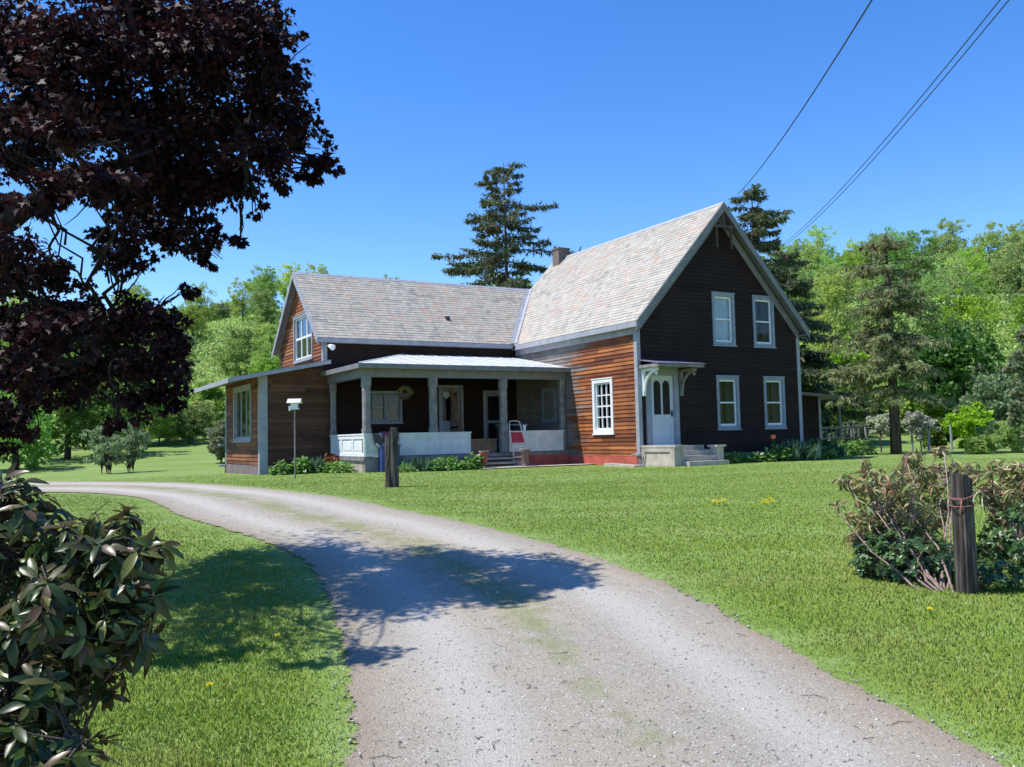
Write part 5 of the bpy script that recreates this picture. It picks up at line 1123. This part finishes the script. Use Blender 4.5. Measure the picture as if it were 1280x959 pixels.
def pot(X, Y, mat, h, r, label, soil=True, cat='flower pot'):
    p = hw(X, Y); p.z = gz(p.x, p.y); o = empty('flower_pot', p, label=label, cat=cat)
    MB().lathe([(0, 0), (r*.72, 0), (r*.7, h*.15), (r*.62, h*.2), (r*.9, h*.8), (r*.95, h*.86), (r*1.15, h*.88), (r*1.15, h), (r*.9, h), (r*.85, h*.92), (0, h*.92)], n=20).build('body', mat, o, smooth=False)
    MB().lathe([(r*1.0, h+.0), (r*1.18, h+.005), (r*1.18, h+.03), (r*.9, h+.03), (r*.85, h*.93)], n=20).build('rim', M['concrete'], o); return o
pot(-3.62, 2.72, M['terracotta'], .50, .13, 'red urn left of the porch steps'); pot(-2.23, 2.72, M['brownpot'], .52, .14, 'brown urn with pale rim right of the porch steps')
bp = hw(-3.42, 2.9, .56); 
def onhouse(name, X, Y, Z, rz=0, **k): return empty(name, hw(X, Y, Z), TH+rz, **k)
o = onhouse('step_ladder', -2.18, 3.05, -.02, label='folding ladder with a red cloth, leaning against the right porch railing', cat='ladder')
fm = MB(); fm.tube([(-.20, -.0, 0), (-.20, .32, 1.30), (-.18, .34, 1.40), (-.10, .35, 1.43), (.10, .35, 1.43), (.18, .34, 1.40), (.20, .32, 1.30), (.27, -.06, .0)], .016, 7)
fm.build('frame', M['alu'], o, smooth=True)
MB().box(-.23, .23, .10, .13, .30, .34).box(-.23, .23, .16, .19, .62, .66).build('rung', M['alu'], o); MB().slab([(-.20, .16, .76), (.22, .16, .76), (.185, .27, 1.08), (-.185, .27, 1.08)], (0, -.05, 0)).build('seat_cloth', M['redcloth'], o)
o = onhouse('plastic_cup', -1.62, YP+.04, 1.107, label='white cup standing on the right porch railing', cat='cup'); MB().lathe([(0, 0), (.045, 0), (.06, .17), (.05, .17), (.04, .02)], n=14).build('cup_body', M['white'], o)
o = onhouse('plank', -2.55, YP+2.6, ZF, label='tall bare plank leaning against the porch wall between two doors', cat='plank'); MB().slab([(.10, 0, 0), (.26, 0, 0), (.0, .6, 2.2), (-.16, .6, 2.2)], (0, .03, 0)).build('board', M['woodlight'], o)
o = onhouse('wooden_chest', -2.85, YP+.7, ZF, label='brown wooden chest on the porch behind the steps', cat='chest'); MB().box(-.45, .45, -.25, .25, 0, .40).build('body', M['woodlight'], o); MB().box(-.48, .48, -.28, .28, .401, .45).build('lid', M['woodlight'], o)
def chair(X, Y, rz, mat, label):
    o = onhouse('porch_chair', X, Y, ZF, rz, label=label, cat='chair')
    for sx in (-.24, .24):
        for sy in (-.22, .22): MB().box(sx-.02, sx+.02, sy-.02, sy+.02, 0, .44 if sy < 0 else 1.05).build('leg', mat, o)
        MB().box(sx-.03, sx+.03, -.24, .20, .62, .65).build('armrest', mat, o)
    MB().box(-.26, .26, -.25, .24, .441, .48).build('seat', mat, o); b = MB()
    for i in range(6): b.box(-.19+i*.07, -.16+i*.07, .2, .22, .48, 1.0)
    b.box(-.22, .22, .195, .235, 1.0, 1.06).build('backrest', mat, o)
chair(-3.25, 5.6, .6, M['trim'], 'pale slatted chair on the porch before the glazed door'); chair(-.9, 5.3, -.9, M['wicker'], 'dark chair at the right end of the porch')
o = onhouse('porch_table', -1.35, 5.0, ZF, label='small pale table at the right end of the porch', cat='table'); MB().box(-.45, .45, -.3, .3, .86, .90).build('table_top', M['trim'], o)
for sx in (-.4, .4):
    for sy in (-.25, .25): MB().box(sx-.02, sx+.02, sy-.02, sy+.02, 0, .859).build('leg', M['wicker'], o)
o = onhouse('hanging_basket', -5.42, YP+.6, 2.1, label='round hanging basket of dry plants under the porch beam', cat='basket')
MB().lathe([(0, 0), (.12, .02), (.19, .10), (.21, .19)], n=14).build('bowl', M['wicker'], o, smooth=True); MB().tube([(.2, 0, .19), (0, 0, .5)], .005, 4).tube([(-.2, 0, .19), (0, 0, .5)], .005, 4).build('hanger', M['black'], o)
g_ = np.random.default_rng(4); u = unit(g_.normal(size=(160, 3))); u[:, 2] = np.abs(u[:, 2]); link('dry_leaves', cards('dry_leaves', u*np.array([.18, .18, .15])+np.array([0, 0, .18]), .09, 'leaf', dirs=u), M['rhodo_brown'], o)
o = onhouse('laundry_bag', -6.52, YP-.03, .66, label='dark and white striped bag hung over the front porch railing, at its left end', cat='bag')
MB().slab([(-.2, -.02, .45), (.0, -.02, .42), (.13, -.03, .10), (.0, -.03, .0), (-.12, -.03, .12)], (0, -.10, 0)).build('bag_body', M['black'], o); MB().slab([(-.13, -.135, .12), (.0, -.135, .0), (.13, -.135, .10), (.11, -.135, .15), (0, -.135, .06), (-.11, -.135, .17)], (0, -.012, 0)).build('stripe', M['white'], o)
o = onhouse('pink_blanket', -6.15, YP-.0, .99, label='purple pink blanket folded over the porch railing behind the dark post', cat='blanket'); MB().slab([(-.28, -.05, .14), (.25, -.05, .14), (.22, -.05, -.12), (-.22, -.05, -.2)], (0, -.03, 0)).box(-.28, .25, -.05, .12, .13, .16).build('cloth', M['pink'], o)
o = onhouse('storage_bin', -6.28, YP-.19, -.02, label='blue plastic bin standing before the porch railing behind the dark post', cat='bin'); MB().slab([(-.26, -.14, .74), (.28, -.14, .74), (.28, .14, .74), (-.26, .14, .74)], (0, 0, -.74)).build('bin_body', M['blue'], o)
MB().slab([(-.29, -.17, .79), (.31, -.17, .79), (.31, .15, .79), (-.29, .15, .79)], (0, 0, -.048)).build('bin_lid', M['blue'], o)
o = onhouse('stone_slab', -.65, -.35, -.04, .1, label='pale stone slab lying at the sunny wall beside the entry', cat='slab'); MB().slab([(-.1, -.3, .09), (.25, -.35, .08), (.3, 1.1, .13), (.0, 1.1, .14)], (0, 0, -.09)).build('stone', M['concrete'], o)
# paved strip at the foot of the house, between steps and entry
ps = MB(); n = 16
for i in range(n):
    a = -3.9+(.0+3.9)*i/n; b = a+3.9/n
    q = [hw(a, 2.2), hw(b, 2.2), hw(b, 3.0), hw(a, 3.0)]; ps.face([(v.x, v.y, gz(v.x, v.y)+.03) for v in q])
ps.build('path', M['concrete'], kind='structure')

# ================================================================== OVERHEAD WIRES
def wire(p0, p1, sag, label, rad=.012):
    pts = [Vector(p0).lerp(Vector(p1), i/24)-Vector((0, 0, sag*4*(i/24)*(1-i/24))) for i in range(25)]
    o = MB().tube(pts, rad, 5).build('overhead_wire', M['wire']); tag(o, label, 'wire'); return o
wire(at(1205, -190, 10), at(922, 243, 40), .35, 'single dark overhead wire running down behind the peak of the gable', .016)
wire(at(1400, -190, 12), at(978, 306, 52), .5, 'overhead wire on the right, the upper left one of a close pair', .013)
wire(at(1415, -190, 12), at(982, 306, 52), .5, 'overhead wire on the right, the lower right one of a close pair', .013)
